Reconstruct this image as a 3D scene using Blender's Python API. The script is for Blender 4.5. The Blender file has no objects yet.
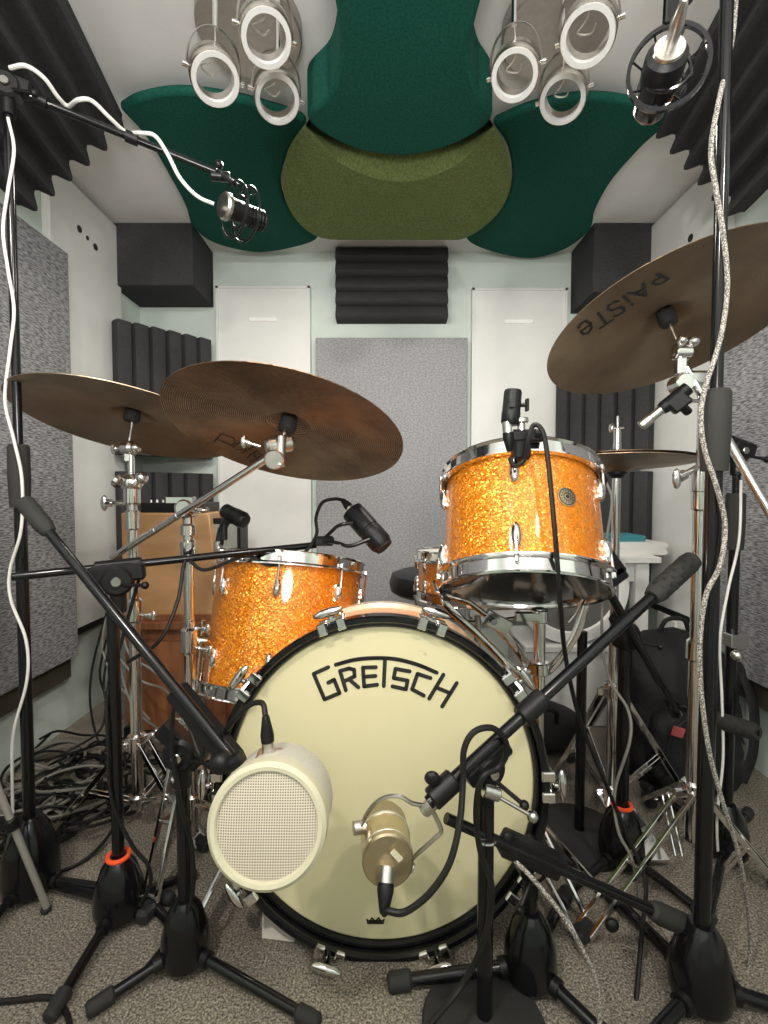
import bpy, math, random
from mathutils import Vector, Matrix, Quaternion
random.seed(7)
scene = bpy.context.scene
PI = math.pi
V = Vector
# ---------------------------------------------------------------- camera
F = 480.0; H = 0.86; PITCH = math.radians(2.27)
cam_d = bpy.data.cameras.new('camera'); cam = bpy.data.objects.new('camera', cam_d)
scene.collection.objects.link(cam); scene.camera = cam
cam_d.sensor_fit = 'VERTICAL'; cam_d.sensor_height = 36.0; cam_d.sensor_width = 27.0
cam_d.lens = 36.0 * F / 1024.0; cam_d.clip_start = 0.02
cam.location = (0, 0, H); cam.rotation_euler = (PI/2 - PITCH, 0, 0)
# ---------------------------------------------------------------- world + light
w = bpy.data.worlds.new('world'); scene.world = w; w.use_nodes = True
bg = w.node_tree.nodes['Background']; bg.inputs[0].default_value = (1.0, 0.975, 0.94, 1); bg.inputs[1].default_value = 1.2
def area(name, loc, target, size, power, col=(1, .94, .85)):
    l = bpy.data.lights.new(name, 'AREA'); l.energy = power; l.size = size; l.color = col; l.shape = 'DISK'
    o = bpy.data.objects.new(name, l); scene.collection.objects.link(o); o.location = loc
    o.rotation_euler = (V(target) - V(loc)).to_track_quat('-Z', 'Y').to_euler(); return o
area('ceiling_lamp_light', (-0.55, -0.25, 1.92), (-0.05, 1.1, .45), .08, 13.0)
area('ceiling_lamp_light', (0.50, -0.35, 1.92), (0.0, 1.1, .5), .08, 9.0)
area('ceiling_lamp_light', (-0.33, 1.26, 1.72), (-0.25, 1.7, .2), .14, 5)
area('ceiling_lamp_light', (0.42, 1.26, 1.72), (0.35, 1.7, .2), .14, 5)
area('added_ceiling_fill', (0, -.45, 1.15), (0, .25, 2.0), .5, 20, (1, .98, .96))  # soft fill added out of frame to brighten the ceiling, no fixture there
scene.view_settings.view_transform = 'Standard'; scene.view_settings.look = 'None'
scene.view_settings.exposure = 0.10; scene.view_settings.gamma = 1.0; scene.view_settings.use_curve_mapping = False
# ---------------------------------------------------------------- pixel helpers
FW = V((0, math.cos(PITCH), -math.sin(PITCH))); UP = V((0, math.sin(PITCH), math.cos(PITCH))); RT = V((1, 0, 0))
CAM = V((0, 0, H))
def ray(px, py): return RT*((px-384)/F) + UP*((512-py)/F) + FW
def A(px, py, Y): r = ray(px, py); return CAM + r*(Y/r.y)
def onz(px, py, z=0.0): r = ray(px, py); return CAM + r*((z-H)/r.z)
def onx(px, py, x): r = ray(px, py); return CAM + r*(x/r.x)
def onplane(px, py, p0, n): r = ray(px, py); return CAM + r*((V(p0)-CAM).dot(n)/r.dot(n))
def tilt(p, phi_deg, q):
    r = (V(p)-CAM).normalized()
    u = (UP - r*UP.dot(r)).normalized(); s = r.cross(u).normalized()
    a = math.radians(phi_deg); m = u*math.cos(a) + s*math.sin(a)
    return (m*math.sqrt(1-q*q) + r*q).normalized()
# ---------------------------------------------------------------- materials
def nodes(name):
    m = bpy.data.materials.new(name); m.use_nodes = True; nt = m.node_tree
    return m, nt, nt.nodes['Principled BSDF']
def link(nt, a, b): nt.links.new(a, b)
def mat(name, col, rough=.5, metal=0.0, noise=0.0, nscale=60, bump=0.0, bscale=200, coat=0.0, coord='Object', emit=None, col2=None, spec=None, detail=4):
    m, nt, b = nodes(name); N = nt.nodes
    b.inputs['Base Color'].default_value = (*col, 1); b.inputs['Roughness'].default_value = rough
    b.inputs['Metallic'].default_value = metal; b.inputs['Coat Weight'].default_value = coat
    b.inputs['Coat Roughness'].default_value = .08
    if spec is not None: b.inputs['Specular IOR Level'].default_value = spec
    tc = N.new('ShaderNodeTexCoord')
    if noise or col2:
        n = N.new('ShaderNodeTexNoise'); n.inputs['Scale'].default_value = nscale; n.inputs['Detail'].default_value = detail
        link(nt, tc.outputs[coord], n.inputs['Vector'])
        r = N.new('ShaderNodeValToRGB'); r.color_ramp.elements[0].position = .34; r.color_ramp.elements[1].position = .66
        c2 = col2 or tuple(min(1, c*(1+noise)) for c in col); c1 = col if col2 else tuple(c*(1-noise) for c in col)
        r.color_ramp.elements[0].color = (*c1, 1); r.color_ramp.elements[1].color = (*c2, 1)
        link(nt, n.outputs['Fac'], r.inputs['Fac']); link(nt, r.outputs['Color'], b.inputs['Base Color'])
    if bump:
        n = N.new('ShaderNodeTexNoise'); n.inputs['Scale'].default_value = bscale; n.inputs['Detail'].default_value = 3
        link(nt, tc.outputs[coord], n.inputs['Vector'])
        bp = N.new('ShaderNodeBump'); bp.inputs['Strength'].default_value = bump; bp.inputs['Distance'].default_value = .004
        link(nt, n.outputs['Fac'], bp.inputs['Height']); link(nt, bp.outputs['Normal'], b.inputs['Normal'])
    if emit: b.inputs['Emission Color'].default_value = (*emit[0], 1); b.inputs['Emission Strength'].default_value = emit[1]
    return m
M = {}
M['wall'] = mat('pale mint paint', (.64, .72, .67), .75, noise=.03, nscale=8, bump=.15, bscale=140)
M['ceil'] = mat('white ceiling paint', (.82, .81, .79), .8, noise=.02, nscale=10, bump=.1, bscale=160)
M['panel'] = mat('white lacquer panel', (.76, .77, .75), .42, noise=.02, nscale=14)
M['chrome'] = mat('chrome', (.80, .79, .78), .10, 1.0)
M['nickel'] = mat('brushed nickel', (.70, .67, .63), .28, 1.0, noise=.08, nscale=90)
M['plate'] = mat('satin nickel plate', (.40, .36, .32), .38, .6, noise=.06, nscale=60)
M['greyhead'] = mat('smoky grey drumhead', (.16, .16, .15), .15, coat=.4)
M['black'] = mat('black powder metal', (.008, .008, .009), .30, 0.0, bump=.05, bscale=600, spec=.35)
M['bsatin'] = mat('black satin tube', (.006, .006, .007), .16, 0.0, spec=.45)
M['plastic'] = mat('black plastic', (.008, .008, .009), .40, bump=.1, bscale=500, spec=.3)
M['rubber'] = mat('dark rubber', (.018, .018, .018), .75, bump=.25, bscale=400)
M['grip'] = mat('charcoal foam grip', (.024, .024, .022), .7, bump=.4, bscale=700)
M['cableb'] = mat('black cable', (.010, .010, .010), .5, spec=.3)
M['cableg'] = mat('grey cable', (.22, .21, .19), .5)
M['cablew'] = mat('white cable', (.78, .77, .74), .4)
M['foam'] = mat('charcoal foam', (.052, .052, .054), .95, noise=.3, nscale=350, bump=.7, bscale=320, spec=.2)
M['dgreen'] = mat('dark green felt', (.010, .080, .058), .95, noise=.22, nscale=160, bump=.35, bscale=500, spec=.15)
M['olive'] = mat('olive felt', (.130, .168, .058), .95, noise=.25, nscale=150, bump=.4, bscale=450, spec=.15)
M['cream'] = mat('cream enamel', (.62, .59, .43), .38)
M['creamw'] = mat('ivory mesh', (.66, .64, .55), .5, noise=.10, nscale=500, bump=.5, bscale=900)
M['gold'] = mat('champagne gold', (.60, .51, .34), .30, 1.0, noise=.06, nscale=40)
M['goldmesh'] = mat('gold mesh', (.50, .43, .30), .45, .9, noise=.45, nscale=900, bump=.6, bscale=900)
M['ink'] = mat('black ink', (.012, .012, .012), .55)
M['orange'] = mat('orange rubber', (1.0, .10, .02), .5)
M['maple'] = mat('natural maple', (.78, .62, .42), .35, noise=.10, nscale=12, coat=.5)
M['darkhead'] = mat('smoky drumhead', (.05, .05, .05), .12, coat=.5)
M['clearhead'] = mat('coated drumhead', (.72, .71, .66), .5)
M['white'] = mat('white laminate', (.80, .80, .78), .5)
M['slot'] = mat('bright white plastic', (.95, .95, .94), .3)
M['led'] = mat('frosted white ring', (.60, .60, .59), .35)
M['towel'] = mat('white towelling', (.80, .79, .76), .95, bump=1.0, bscale=220)
M['teal'] = mat('teal cloth', (.05, .25, .30), .95, bump=.8, bscale=220)
M['nylon'] = mat('black nylon', (.010, .010, .011), .7, bump=.6, bscale=180)
M['brown'] = mat('dark brown batten', (.065, .058, .045), .6)
M['red'] = mat('red label', (.50, .10, .10), .6)
M['copper'] = mat('copper flask wood', (.45, .17, .05), .3, noise=.2, nscale=20, coat=.4)
M['leather'] = mat('black leatherette', (.012, .012, .013), .4, bump=.4, bscale=120)
M['bolt'] = mat('steel bolt', (.55, .54, .52), .25, 1.0)
M['greytube'] = mat('grey painted tube', (.30, .29, .26), .4)
M['paper'] = mat('white paper', (.80, .78, .70), .8)

def m_weave():
    m, nt, b = nodes('grey woven fabric'); N = nt.nodes
    tc = N.new('ShaderNodeTexCoord'); mp = N.new('ShaderNodeMapping'); link(nt, tc.outputs['Object'], mp.inputs['Vector'])
    mp.inputs['Scale'].default_value = (1, 30, 190)
    n = N.new('ShaderNodeTexNoise'); n.inputs['Scale'].default_value = 1.6; n.inputs['Detail'].default_value = 2
    link(nt, mp.outputs['Vector'], n.inputs['Vector'])
    r = N.new('ShaderNodeValToRGB'); r.color_ramp.elements[0].position = .38; r.color_ramp.elements[1].position = .60
    r.color_ramp.elements[0].color = (.12, .12, .128, 1); r.color_ramp.elements[1].color = (.36, .365, .38, 1)
    link(nt, n.outputs['Fac'], r.inputs['Fac']); link(nt, r.outputs['Color'], b.inputs['Base Color'])
    b.inputs['Roughness'].default_value = .95; b.inputs['Specular IOR Level'].default_value = .15
    bp = N.new('ShaderNodeBump'); bp.inputs['Strength'].default_value = .6; bp.inputs['Distance'].default_value = .004
    link(nt, n.outputs['Fac'], bp.inputs['Height']); link(nt, bp.outputs['Normal'], b.inputs['Normal'])
    return m
M['weave'] = m_weave()
def m_felt():
    m, nt, b = nodes('grey felt'); N = nt.nodes
    tc = N.new('ShaderNodeTexCoord'); mp = N.new('ShaderNodeMapping'); link(nt, tc.outputs['Object'], mp.inputs['Vector'])
    mp.inputs['Scale'].default_value = (110, 1, 150)
    n = N.new('ShaderNodeTexNoise'); n.inputs['Scale'].default_value = 1.0; n.inputs['Detail'].default_value = 5
    link(nt, mp.outputs['Vector'], n.inputs['Vector'])
    r = N.new('ShaderNodeValToRGB'); r.color_ramp.elements[0].position = .36; r.color_ramp.elements[1].position = .64
    r.color_ramp.elements[0].color = (.25, .255, .27, 1); r.color_ramp.elements[1].color = (.40, .405, .42, 1)
    link(nt, n.outputs['Fac'], r.inputs['Fac']); link(nt, r.outputs['Color'], b.inputs['Base Color'])
    b.inputs['Roughness'].default_value = .95; b.inputs['Specular IOR Level'].default_value = .15
    return m
M['felt'] = m_felt()
def m_carpet():
    m, nt, b = nodes('speckled loop carpet'); N = nt.nodes
    tc = N.new('ShaderNodeTexCoord')
    n = N.new('ShaderNodeTexNoise'); n.inputs['Scale'].default_value = 250; n.inputs['Detail'].default_value = 5; n.inputs['Roughness'].default_value = .8
    n2 = N.new('ShaderNodeTexNoise'); n2.inputs['Scale'].default_value = 5
    link(nt, tc.outputs['Object'], n.inputs['Vector']); link(nt, tc.outputs['Object'], n2.inputs['Vector'])
    r = N.new('ShaderNodeValToRGB'); e = r.color_ramp.elements
    e[0].position = .38; e[0].color = (.045, .04, .034, 1); e[1].position = .64; e[1].color = (.78, .70, .56, 1)
    x = e.new(.5); x.color = (.28, .25, .205, 1)
    link(nt, n.outputs['Fac'], r.inputs['Fac'])
    mx = N.new('ShaderNodeMix'); mx.data_type = 'RGBA'; mx.blend_type = 'MULTIPLY'
    r2 = N.new('ShaderNodeValToRGB'); r2.color_ramp.elements[0].color = (.82, .82, .84, 1); r2.color_ramp.elements[0].position = .4
    r2.color_ramp.elements[1].color = (1, 1, 1, 1); r2.color_ramp.elements[1].position = .6
    link(nt, n2.outputs['Fac'], r2.inputs['Fac'])
    mx.inputs[0].default_value = 1; link(nt, r.outputs['Color'], mx.inputs[6]); link(nt, r2.outputs['Color'], mx.inputs[7])
    link(nt, mx.outputs[2], b.inputs['Base Color']); b.inputs['Roughness'].default_value = 1; b.inputs['Specular IOR Level'].default_value = .1
    bp = N.new('ShaderNodeBump'); bp.inputs['Strength'].default_value = .8; bp.inputs['Distance'].default_value = .006
    link(nt, n.outputs['Fac'], bp.inputs['Height']); link(nt, bp.outputs['Normal'], b.inputs['Normal'])
    return m
M['carpet'] = m_carpet()
def m_sparkle():
    m, nt, b = nodes('orange sparkle wrap'); N = nt.nodes
    tc = N.new('ShaderNodeTexCoord')
    vo = N.new('ShaderNodeTexVoronoi'); vo.inputs['Scale'].default_value = 430
    link(nt, tc.outputs['Object'], vo.inputs['Vector'])
    sep = N.new('ShaderNodeSeparateColor'); link(nt, vo.outputs['Color'], sep.inputs[0])
    r = N.new('ShaderNodeValToRGB'); e = r.color_ramp.elements
    e[0].position = 0; e[0].color = (.70, .17, .003, 1); e[1].position = 1; e[1].color = (1.0, .56, .10, 1)
    x = e.new(.55); x.color = (.95, .275, .006, 1); x = e.new(.9); x.color = (.98, .36, .02, 1)
    link(nt, sep.outputs[0], r.inputs['Fac']); link(nt, r.outputs['Color'], b.inputs['Base Color'])
    sub = N.new('ShaderNodeVectorMath'); sub.operation = 'SUBTRACT'; sub.inputs[1].default_value = (.5, .5, .5)
    link(nt, vo.outputs['Color'], sub.inputs[0])
    sc = N.new('ShaderNodeVectorMath'); sc.operation = 'SCALE'; sc.inputs['Scale'].default_value = .9; link(nt, sub.outputs[0], sc.inputs[0])
    ge = N.new('ShaderNodeNewGeometry'); ad = N.new('ShaderNodeVectorMath'); link(nt, sc.outputs[0], ad.inputs[0]); link(nt, ge.outputs['Normal'], ad.inputs[1])
    no = N.new('ShaderNodeVectorMath'); no.operation = 'NORMALIZE'; link(nt, ad.outputs[0], no.inputs[0]); link(nt, no.outputs[0], b.inputs['Normal'])
    b.inputs['Metallic'].default_value = .45; b.inputs['Roughness'].default_value = .30
    b.inputs['Coat Weight'].default_value = .8; b.inputs['Coat Roughness'].default_value = .05
    return m
M['sparkle'] = m_sparkle()
def m_cymbal(name, c1, c2, ring, bumps, rough):
    m, nt, b = nodes(name); N = nt.nodes
    tc = N.new('ShaderNodeTexCoord')
    wv = N.new('ShaderNodeTexWave'); wv.wave_type = 'RINGS'; wv.rings_direction = 'Z'; wv.inputs['Scale'].default_value = ring
    wv.inputs['Distortion'].default_value = 1.2; wv.inputs['Detail'].default_value = 2; wv.inputs['Detail Scale'].default_value = 3
    link(nt, tc.outputs['Object'], wv.inputs['Vector'])
    n = N.new('ShaderNodeTexNoise'); n.inputs['Scale'].default_value = 9; n.inputs['Detail'].default_value = 6; link(nt, tc.outputs['Object'], n.inputs['Vector'])
    ml = N.new('ShaderNodeMath'); ml.operation = 'MULTIPLY_ADD'; ml.inputs[1].default_value = .35; link(nt, wv.outputs['Fac'], ml.inputs[0]); link(nt, n.outputs['Fac'], ml.inputs[2])
    r = N.new('ShaderNodeValToRGB'); r.color_ramp.elements[0].position = .45; r.color_ramp.elements[1].position = .85
    r.color_ramp.elements[0].color = (*c1, 1); r.color_ramp.elements[1].color = (*c2, 1)
    link(nt, ml.outputs[0], r.inputs['Fac']); link(nt, r.outputs['Color'], b.inputs['Base Color'])
    b.inputs['Metallic'].default_value = 1.0; b.inputs['Roughness'].default_value = rough
    b.inputs['Anisotropic'].default_value = .6
    tg = N.new('ShaderNodeTangent'); tg.direction_type = 'RADIAL'; tg.axis = 'Z'; link(nt, tg.outputs[0], b.inputs['Tangent'])
    vo = N.new('ShaderNodeTexVoronoi'); vo.inputs['Scale'].default_value = 55; link(nt, tc.outputs['Object'], vo.inputs['Vector'])
    ad = N.new('ShaderNodeMath'); ad.operation = 'MULTIPLY_ADD'; ad.inputs[1].default_value = bumps; link(nt, vo.outputs['Distance'], ad.inputs[0]); link(nt, wv.outputs['Fac'], ad.inputs[2])
    bp = N.new('ShaderNodeBump'); bp.inputs['Strength'].default_value = .6; bp.inputs['Distance'].default_value = .002
    link(nt, ad.outputs[0], bp.inputs['Height']); link(nt, bp.outputs['Normal'], b.inputs['Normal'])
    return m
M['cym_smooth'] = m_cymbal('aged bronze', (.24, .175, .115), (.40, .30, .20), 120, .3, .36)
M['cym_dark'] = m_cymbal('dark hammered bronze', (.13, .08, .05), (.46, .32, .21), 80, 1.6, .32)
def m_wood(name, c1, c2, sc=(3, 3, 18)):
    m, nt, b = nodes(name); N = nt.nodes
    tc = N.new('ShaderNodeTexCoord'); mp = N.new('ShaderNodeMapping'); mp.inputs['Scale'].default_value = sc; link(nt, tc.outputs['Object'], mp.inputs['Vector'])
    n = N.new('ShaderNodeTexNoise'); n.inputs['Scale'].default_value = 2.5; n.inputs['Detail'].default_value = 6; n.inputs['Distortion'].default_value = .6
    link(nt, mp.outputs['Vector'], n.inputs['Vector'])
    r = N.new('ShaderNodeValToRGB'); r.color_ramp.elements[0].position = .3; r.color_ramp.elements[1].position = .7
    r.color_ramp.elements[0].color = (*c1, 1); r.color_ramp.elements[1].color = (*c2, 1)
    link(nt, n.outputs['Fac'], r.inputs['Fac']); link(nt, r.outputs['Color'], b.inputs['Base Color']); b.inputs['Roughness'].default_value = .4
    return m
M['redwood'] = m_wood('reddish wood', (.16, .055, .022), (.30, .12, .05), (14, 3, 2))
M['tanwood'] = m_wood('tan wood', (.42, .22, .09), (.56, .33, .16), (2, 3, 5))
def m_head():
    m, nt, b = nodes('cream drumhead'); N = nt.nodes
    tc = N.new('ShaderNodeTexCoord')
    n = N.new('ShaderNodeTexNoise'); n.inputs['Scale'].default_value = 26; n.inputs['Detail'].default_value = 5; link(nt, tc.outputs['Object'], n.inputs['Vector'])
    r = N.new('ShaderNodeValToRGB'); r.color_ramp.elements[0].position = .70; r.color_ramp.elements[1].position = .78
    r.color_ramp.elements[0].color = (.70, .645, .40, 1); r.color_ramp.elements[1].color = (.46, .42, .27, 1)
    link(nt, n.outputs['Fac'], r.inputs['Fac']); link(nt, r.outputs['Color'], b.inputs['Base Color'])
    b.inputs['Roughness'].default_value = .42
    return m
M['head'] = m_head()
def m_perf():
    m, nt, b = nodes('perforated grille'); N = nt.nodes
    tc = N.new('ShaderNodeTexCoord'); vo = N.new('ShaderNodeTexVoronoi'); vo.voronoi_dimensions = '2D'; vo.inputs['Scale'].default_value = 300; vo.inputs['Randomness'].default_value = .0
    link(nt, tc.outputs['Object'], vo.inputs['Vector'])
    r = N.new('ShaderNodeValToRGB'); r.color_ramp.elements[0].position = .28; r.color_ramp.elements[1].position = .36
    r.color_ramp.elements[0].color = (.20, .17, .13, 1); r.color_ramp.elements[1].color = (.66, .60, .49, 1)
    link(nt, vo.outputs['Distance'], r.inputs['Fac']); link(nt, r.outputs['Color'], b.inputs['Base Color']); b.inputs['Roughness'].default_value = .5
    return m
M['perf'] = m_perf()
def m_braid():
    m, nt, b = nodes('braided cable'); N = nt.nodes
    tc = N.new('ShaderNodeTexCoord'); vo = N.new('ShaderNodeTexVoronoi'); vo.inputs['Scale'].default_value = 420
    link(nt, tc.outputs['Object'], vo.inputs['Vector'])
    r = N.new('ShaderNodeValToRGB'); r.color_ramp.elements[0].position = .25; r.color_ramp.elements[1].position = .6
    r.color_ramp.elements[0].color = (.66, .62, .55, 1); r.color_ramp.elements[1].color = (.12, .11, .10, 1)
    link(nt, vo.outputs['Distance'], r.inputs['Fac']); link(nt, r.outputs['Color'], b.inputs['Base Color']); b.inputs['Roughness'].default_value = .7
    return m
M['braid'] = m_braid()

# ---------------------------------------------------------------- mesh builder
def frame_of(axis, hint=None):
    a = V(axis).normalized(); h = V(hint) if hint is not None else (V((0, 0, 1)) if abs(a.z) < .9 else V((1, 0, 0)))
    x = (h - a*h.dot(a)).normalized(); y = a.cross(x); return x, y, a
def crom(pts, n=8):
    pts = [V(p) for p in pts]
    if len(pts) < 3: return pts
    P = [pts[0]*2-pts[1]] + pts + [pts[-1]*2-pts[-2]]; out = []
    for i in range(1, len(P)-2):
        p0, p1, p2, p3 = P[i-1:i+3]
        for k in range(n):
            t = k/n; out.append(.5*((2*p1)+(p2-p0)*t+(2*p0-5*p1+4*p2-p3)*t*t+(3*p1-p0-3*p2+p3)*t**3))
    out.append(pts[-1]); return out
class MB:
    def __init__(s): s.v = []; s.f = []
    def add(s, vs, fs):
        o = len(s.v); s.v += [V(v) for v in vs]; s.f += [tuple(i+o for i in f) for f in fs]; return s
    def box(s, c, size, x=None, y=None, z=None, ch=.12):
        # chamfered box; x/y/z optional axes
        x = V(x or (1, 0, 0)).normalized(); 
        if z is not None: z = V(z).normalized(); y = z.cross(x).normalized(); x = y.cross(z).normalized()
        elif y is not None: y = V(y).normalized(); z = x.cross(y).normalized(); y = z.cross(x)
        else:
            zz = V((0, 0, 1)) if abs(x.z) < .95 else V((0, 1, 0)); y = zz.cross(x).normalized(); z = x.cross(y)
        h = [d/2 for d in size]; b = min(h)*ch; c = V(c)
        lv = []
        idx = {}
        for sx in (-1, 1):
            for sy in (-1, 1):
                for sz in (-1, 1):
                    for k in range(3):
                        d = [sx*h[0], sy*h[1], sz*h[2]]; S = (sx, sy, sz)
                        for j in range(3):
                            if j != k: d[j] -= S[j]*b
                        idx[(sx, sy, sz, k)] = len(lv); lv.append(c + x*d[0] + y*d[1] + z*d[2])
        fs = []
        for k in range(3):
            a, e = [(1, 2), (2, 0), (0, 1)][k]
            for sg in (-1, 1):
                q = []
                for (p, r) in ((-1, -1), (1, -1), (1, 1), (-1, 1)):
                    t = [0, 0, 0]; t[k] = sg; t[a] = p; t[e] = r; q.append(idx[(*t, k)])
                fs.append(tuple(q if sg > 0 else q[::-1]))
        for k in range(3):   # edges along axis k
            a, e = [(1, 2), (2, 0), (0, 1)][k]
            for p in (-1, 1):
                for r in (-1, 1):
                    t0 = [0]*3; t1 = [0]*3; t0[k] = -1; t1[k] = 1
                    for t in (t0, t1): t[a] = p; t[e] = r
                    q = [idx[(*t0, a)], idx[(*t1, a)], idx[(*t1, e)], idx[(*t0, e)]]
                    fs.append(tuple(q if p*r < 0 else q[::-1]))
        for sx in (-1, 1):
            for sy in (-1, 1):
                for sz in (-1, 1):
                    q = [idx[(sx, sy, sz, k)] for k in range(3)]; fs.append(tuple(q if sx*sy*sz > 0 else q[::-1]))
        return s.add(lv, fs)
    def tube(s, pts, r, n=10, smooth=0, cap=True, flat=1.0, hint=None):
        pts = [V(p) for p in pts]
        rs = r if isinstance(r, (list, tuple)) else [r]*len(pts)
        if smooth and len(pts) > 2:
            if isinstance(r, (list, tuple)):
                q = crom([V((x, 0, 0)) for x in rs], smooth); rs = [a.x for a in q]
            pts = crom(pts, smooth)
            if not isinstance(r, (list, tuple)): rs = [r]*len(pts)
        m = len(pts); T = []
        for i in range(m):
            d = (pts[min(i+1, m-1)] - pts[max(i-1, 0)]); T.append(d.normalized() if d.length > 1e-9 else V((0, 0, 1)))
        x, y, a = frame_of(T[0], hint); vs = []; 
        for i in range(m):
            x = (x - T[i]*x.dot(T[i])).normalized(); y = T[i].cross(x)
            for k in range(n):
                an = 2*PI*k/n; vs.append(pts[i] + x*(math.cos(an)*rs[i]) + y*(math.sin(an)*rs[i]*flat))
        fs = [(i*n+k, i*n+(k+1) % n, (i+1)*n+(k+1) % n, (i+1)*n+k) for i in range(m-1) for k in range(n)]
        if cap: fs += [tuple(range(n))[::-1], tuple((m-1)*n+k for k in range(n))]
        return s.add(vs, fs)
    def cyl(s, a, b, r, r2=None, n=20, ch=.12):
        a = V(a); b = V(b); d = b-a; L = d.length; r2 = r if r2 is None else r2; c = min(min(r, r2)*ch, L*.3)
        return s.lathe(a, d, [(0, 0), (r-c, 0), (r, c), (r2, L-c), (r2-c, L), (0, L)], n)
    def lathe(s, o, axis, prof, n=32, hint=None):
        x, y, a = frame_of(axis, hint); o = V(o); vs = []; rows = []
        for (r, h) in prof:
            if r <= 1e-6: rows.append([len(vs)]); vs.append(o+a*h)
            else:
                rows.append(list(range(len(vs), len(vs)+n)))
                for k in range(n):
                    an = 2*PI*k/n; vs.append(o + a*h + x*(r*math.cos(an)) + y*(r*math.sin(an)))
        fs = []
        for A_, B_ in zip(rows, rows[1:]):
            if len(A_) == 1 and len(B_) == 1: continue
            for k in range(n):
                k2 = (k+1) % n
                if len(A_) == 1: fs.append((A_[0], B_[k2], B_[k]))
                elif len(B_) == 1: fs.append((A_[k], A_[k2], B_[0]))
                else: fs.append((A_[k], A_[k2], B_[k2], B_[k]))
        return s.add(vs, fs)
    def ring(s, c, axis, ro, ri, th, n=64):
        return s.lathe(c, axis, [(ri, 0), (ro, 0), (ro, th), (ri, th), (ri, 0)], n)
    def torus(s, c, axis, R, r, n=48, m=8, a0=0, a1=2*PI, hint=None):
        x, y, a = frame_of(axis, hint); c = V(c); full = abs(a1-a0-2*PI) < 1e-6
        pts = [c + x*(R*math.cos(a0+(a1-a0)*k/n)) + y*(R*math.sin(a0+(a1-a0)*k/n)) for k in range(n+1)]
        return s.tube(pts, r, m, cap=not full)
    def ball(s, c, r, sc=(1, 1, 1), n=20, x=None, z=None):
        x_, y_, a = frame_of(z or (0, 0, 1), x); c = V(c); vs = []; m = n//2; 
        vs.append(c - a*r*sc[2])
        for i in range(1, m):
            t = -PI/2 + PI*i/m
            for k in range(n):
                u = 2*PI*k/n; vs.append(c + x_*(r*sc[0]*math.cos(t)*math.cos(u)) + y_*(r*sc[1]*math.cos(t)*math.sin(u)) + a*(r*sc[2]*math.sin(t)))
        vs.append(c + a*r*sc[2]); fs = []
        for k in range(n): fs.append((0, 1+(k+1) % n, 1+k)); fs.append((len(vs)-1, 1+(m-2)*n+k, 1+(m-2)*n+(k+1) % n))
        for i in range(m-2):
            for k in range(n): fs.append((1+i*n+k, 1+i*n+(k+1) % n, 1+(i+1)*n+(k+1) % n, 1+(i+1)*n+k))
        return s.add(vs, fs)
    def prism(s, pts, d):
        pts = [V(p) for p in pts]; d = V(d); n = len(pts)
        return s.add(pts + [p+d for p in pts], [tuple(range(n))[::-1], tuple(range(n, 2*n))] + [(i, (i+1) % n, n+(i+1) % n, n+i) for i in range(n)])
MATS = {}
def tag(o, label=None, cat=None, group=None, kind=None):
    if label: o['label'] = label
    if cat: o['category'] = cat
    if group: o['group'] = group
    if kind: o['kind'] = kind
    return o
WM = {}
def thing(name, label, cat, loc, group=None, axis=None):
    o = bpy.data.objects.new(name, None); scene.collection.objects.link(o); o.empty_display_size = .05
    m = Matrix.Translation(V(loc))
    if axis is not None:
        x, y, a = frame_of(axis); m = m @ Matrix((x, y, a)).transposed().to_4x4()
    o.matrix_world = m; WM[o.name] = m; tag(o, label, cat, group); return o
def part(name, mb, m, parent=None, label=None, bevel=0, ang=35, loc=None, axis=None):
    if parent is not None: W = WM[parent.name]
    else:
        W = Matrix.Translation(V(loc)) if loc is not None else Matrix.Identity(4)
        if axis is not None:
            x, y, a = frame_of(axis); W = W @ Matrix((x, y, a)).transposed().to_4x4()
    I = W.inverted(); me = bpy.data.meshes.new(name)
    me.from_pydata([tuple(I @ v) for v in mb.v], [], mb.f); me.validate()
    import bmesh
    bm = bmesh.new(); bm.from_mesh(me); bmesh.ops.recalc_face_normals(bm, faces=bm.faces); bm.to_mesh(me); bm.free()
    for p in me.polygons: p.use_smooth = True
    me.set_sharp_from_angle(angle=math.radians(ang))
    me.materials.append(M[m]); o = bpy.data.objects.new(name, me); scene.collection.objects.link(o)
    if parent is not None: o.parent = parent; WM[o.name] = W
    else: o.matrix_world = W; WM[o.name] = W
    if label: o['label'] = label
    if bevel:
        b = o.modifiers.new('bevel', 'BEVEL'); b.width = bevel; b.segments = 3; b.limit_method = 'ANGLE'; b.angle_limit = math.radians(40)
    return o
def struct(name, mb, m, **k): return tag(part(name, mb, m, **k), kind='structure')

# ================================================================ ROOM
XW = 1.16; CE = 2.0; YB = 2.32; YF = -1.1
struct('floor', MB().box((0, (YB+YF)/2, -.02), (2*XW+.2, YB-YF+.2, .04), ch=0), 'carpet')
struct('ceiling', MB().box((0, (YB+YF)/2, CE+.02), (2*XW+.2, YB-YF+.2, .04), ch=0), 'ceil')
struct('wall_back', MB().box((0, YB+.03, CE/2), (2*XW+.2, .06, CE), ch=0), 'wall')
struct('wall_left', MB().box((-XW-.03, (YB+YF)/2, CE/2), (.06, YB-YF, CE), ch=0), 'wall')
struct('light_blocking_half_wall', MB().box((0, YF-.03, .525), (2*XW+.2, .06, 1.05), ch=0), 'wall')  # unseen half-height wall behind the camera, added to cut low ambient light
struct('wall_right', MB().box((XW+.03, (YB+YF)/2, CE/2), (.06, YB-YF, CE), ch=0), 'wall')

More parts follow.
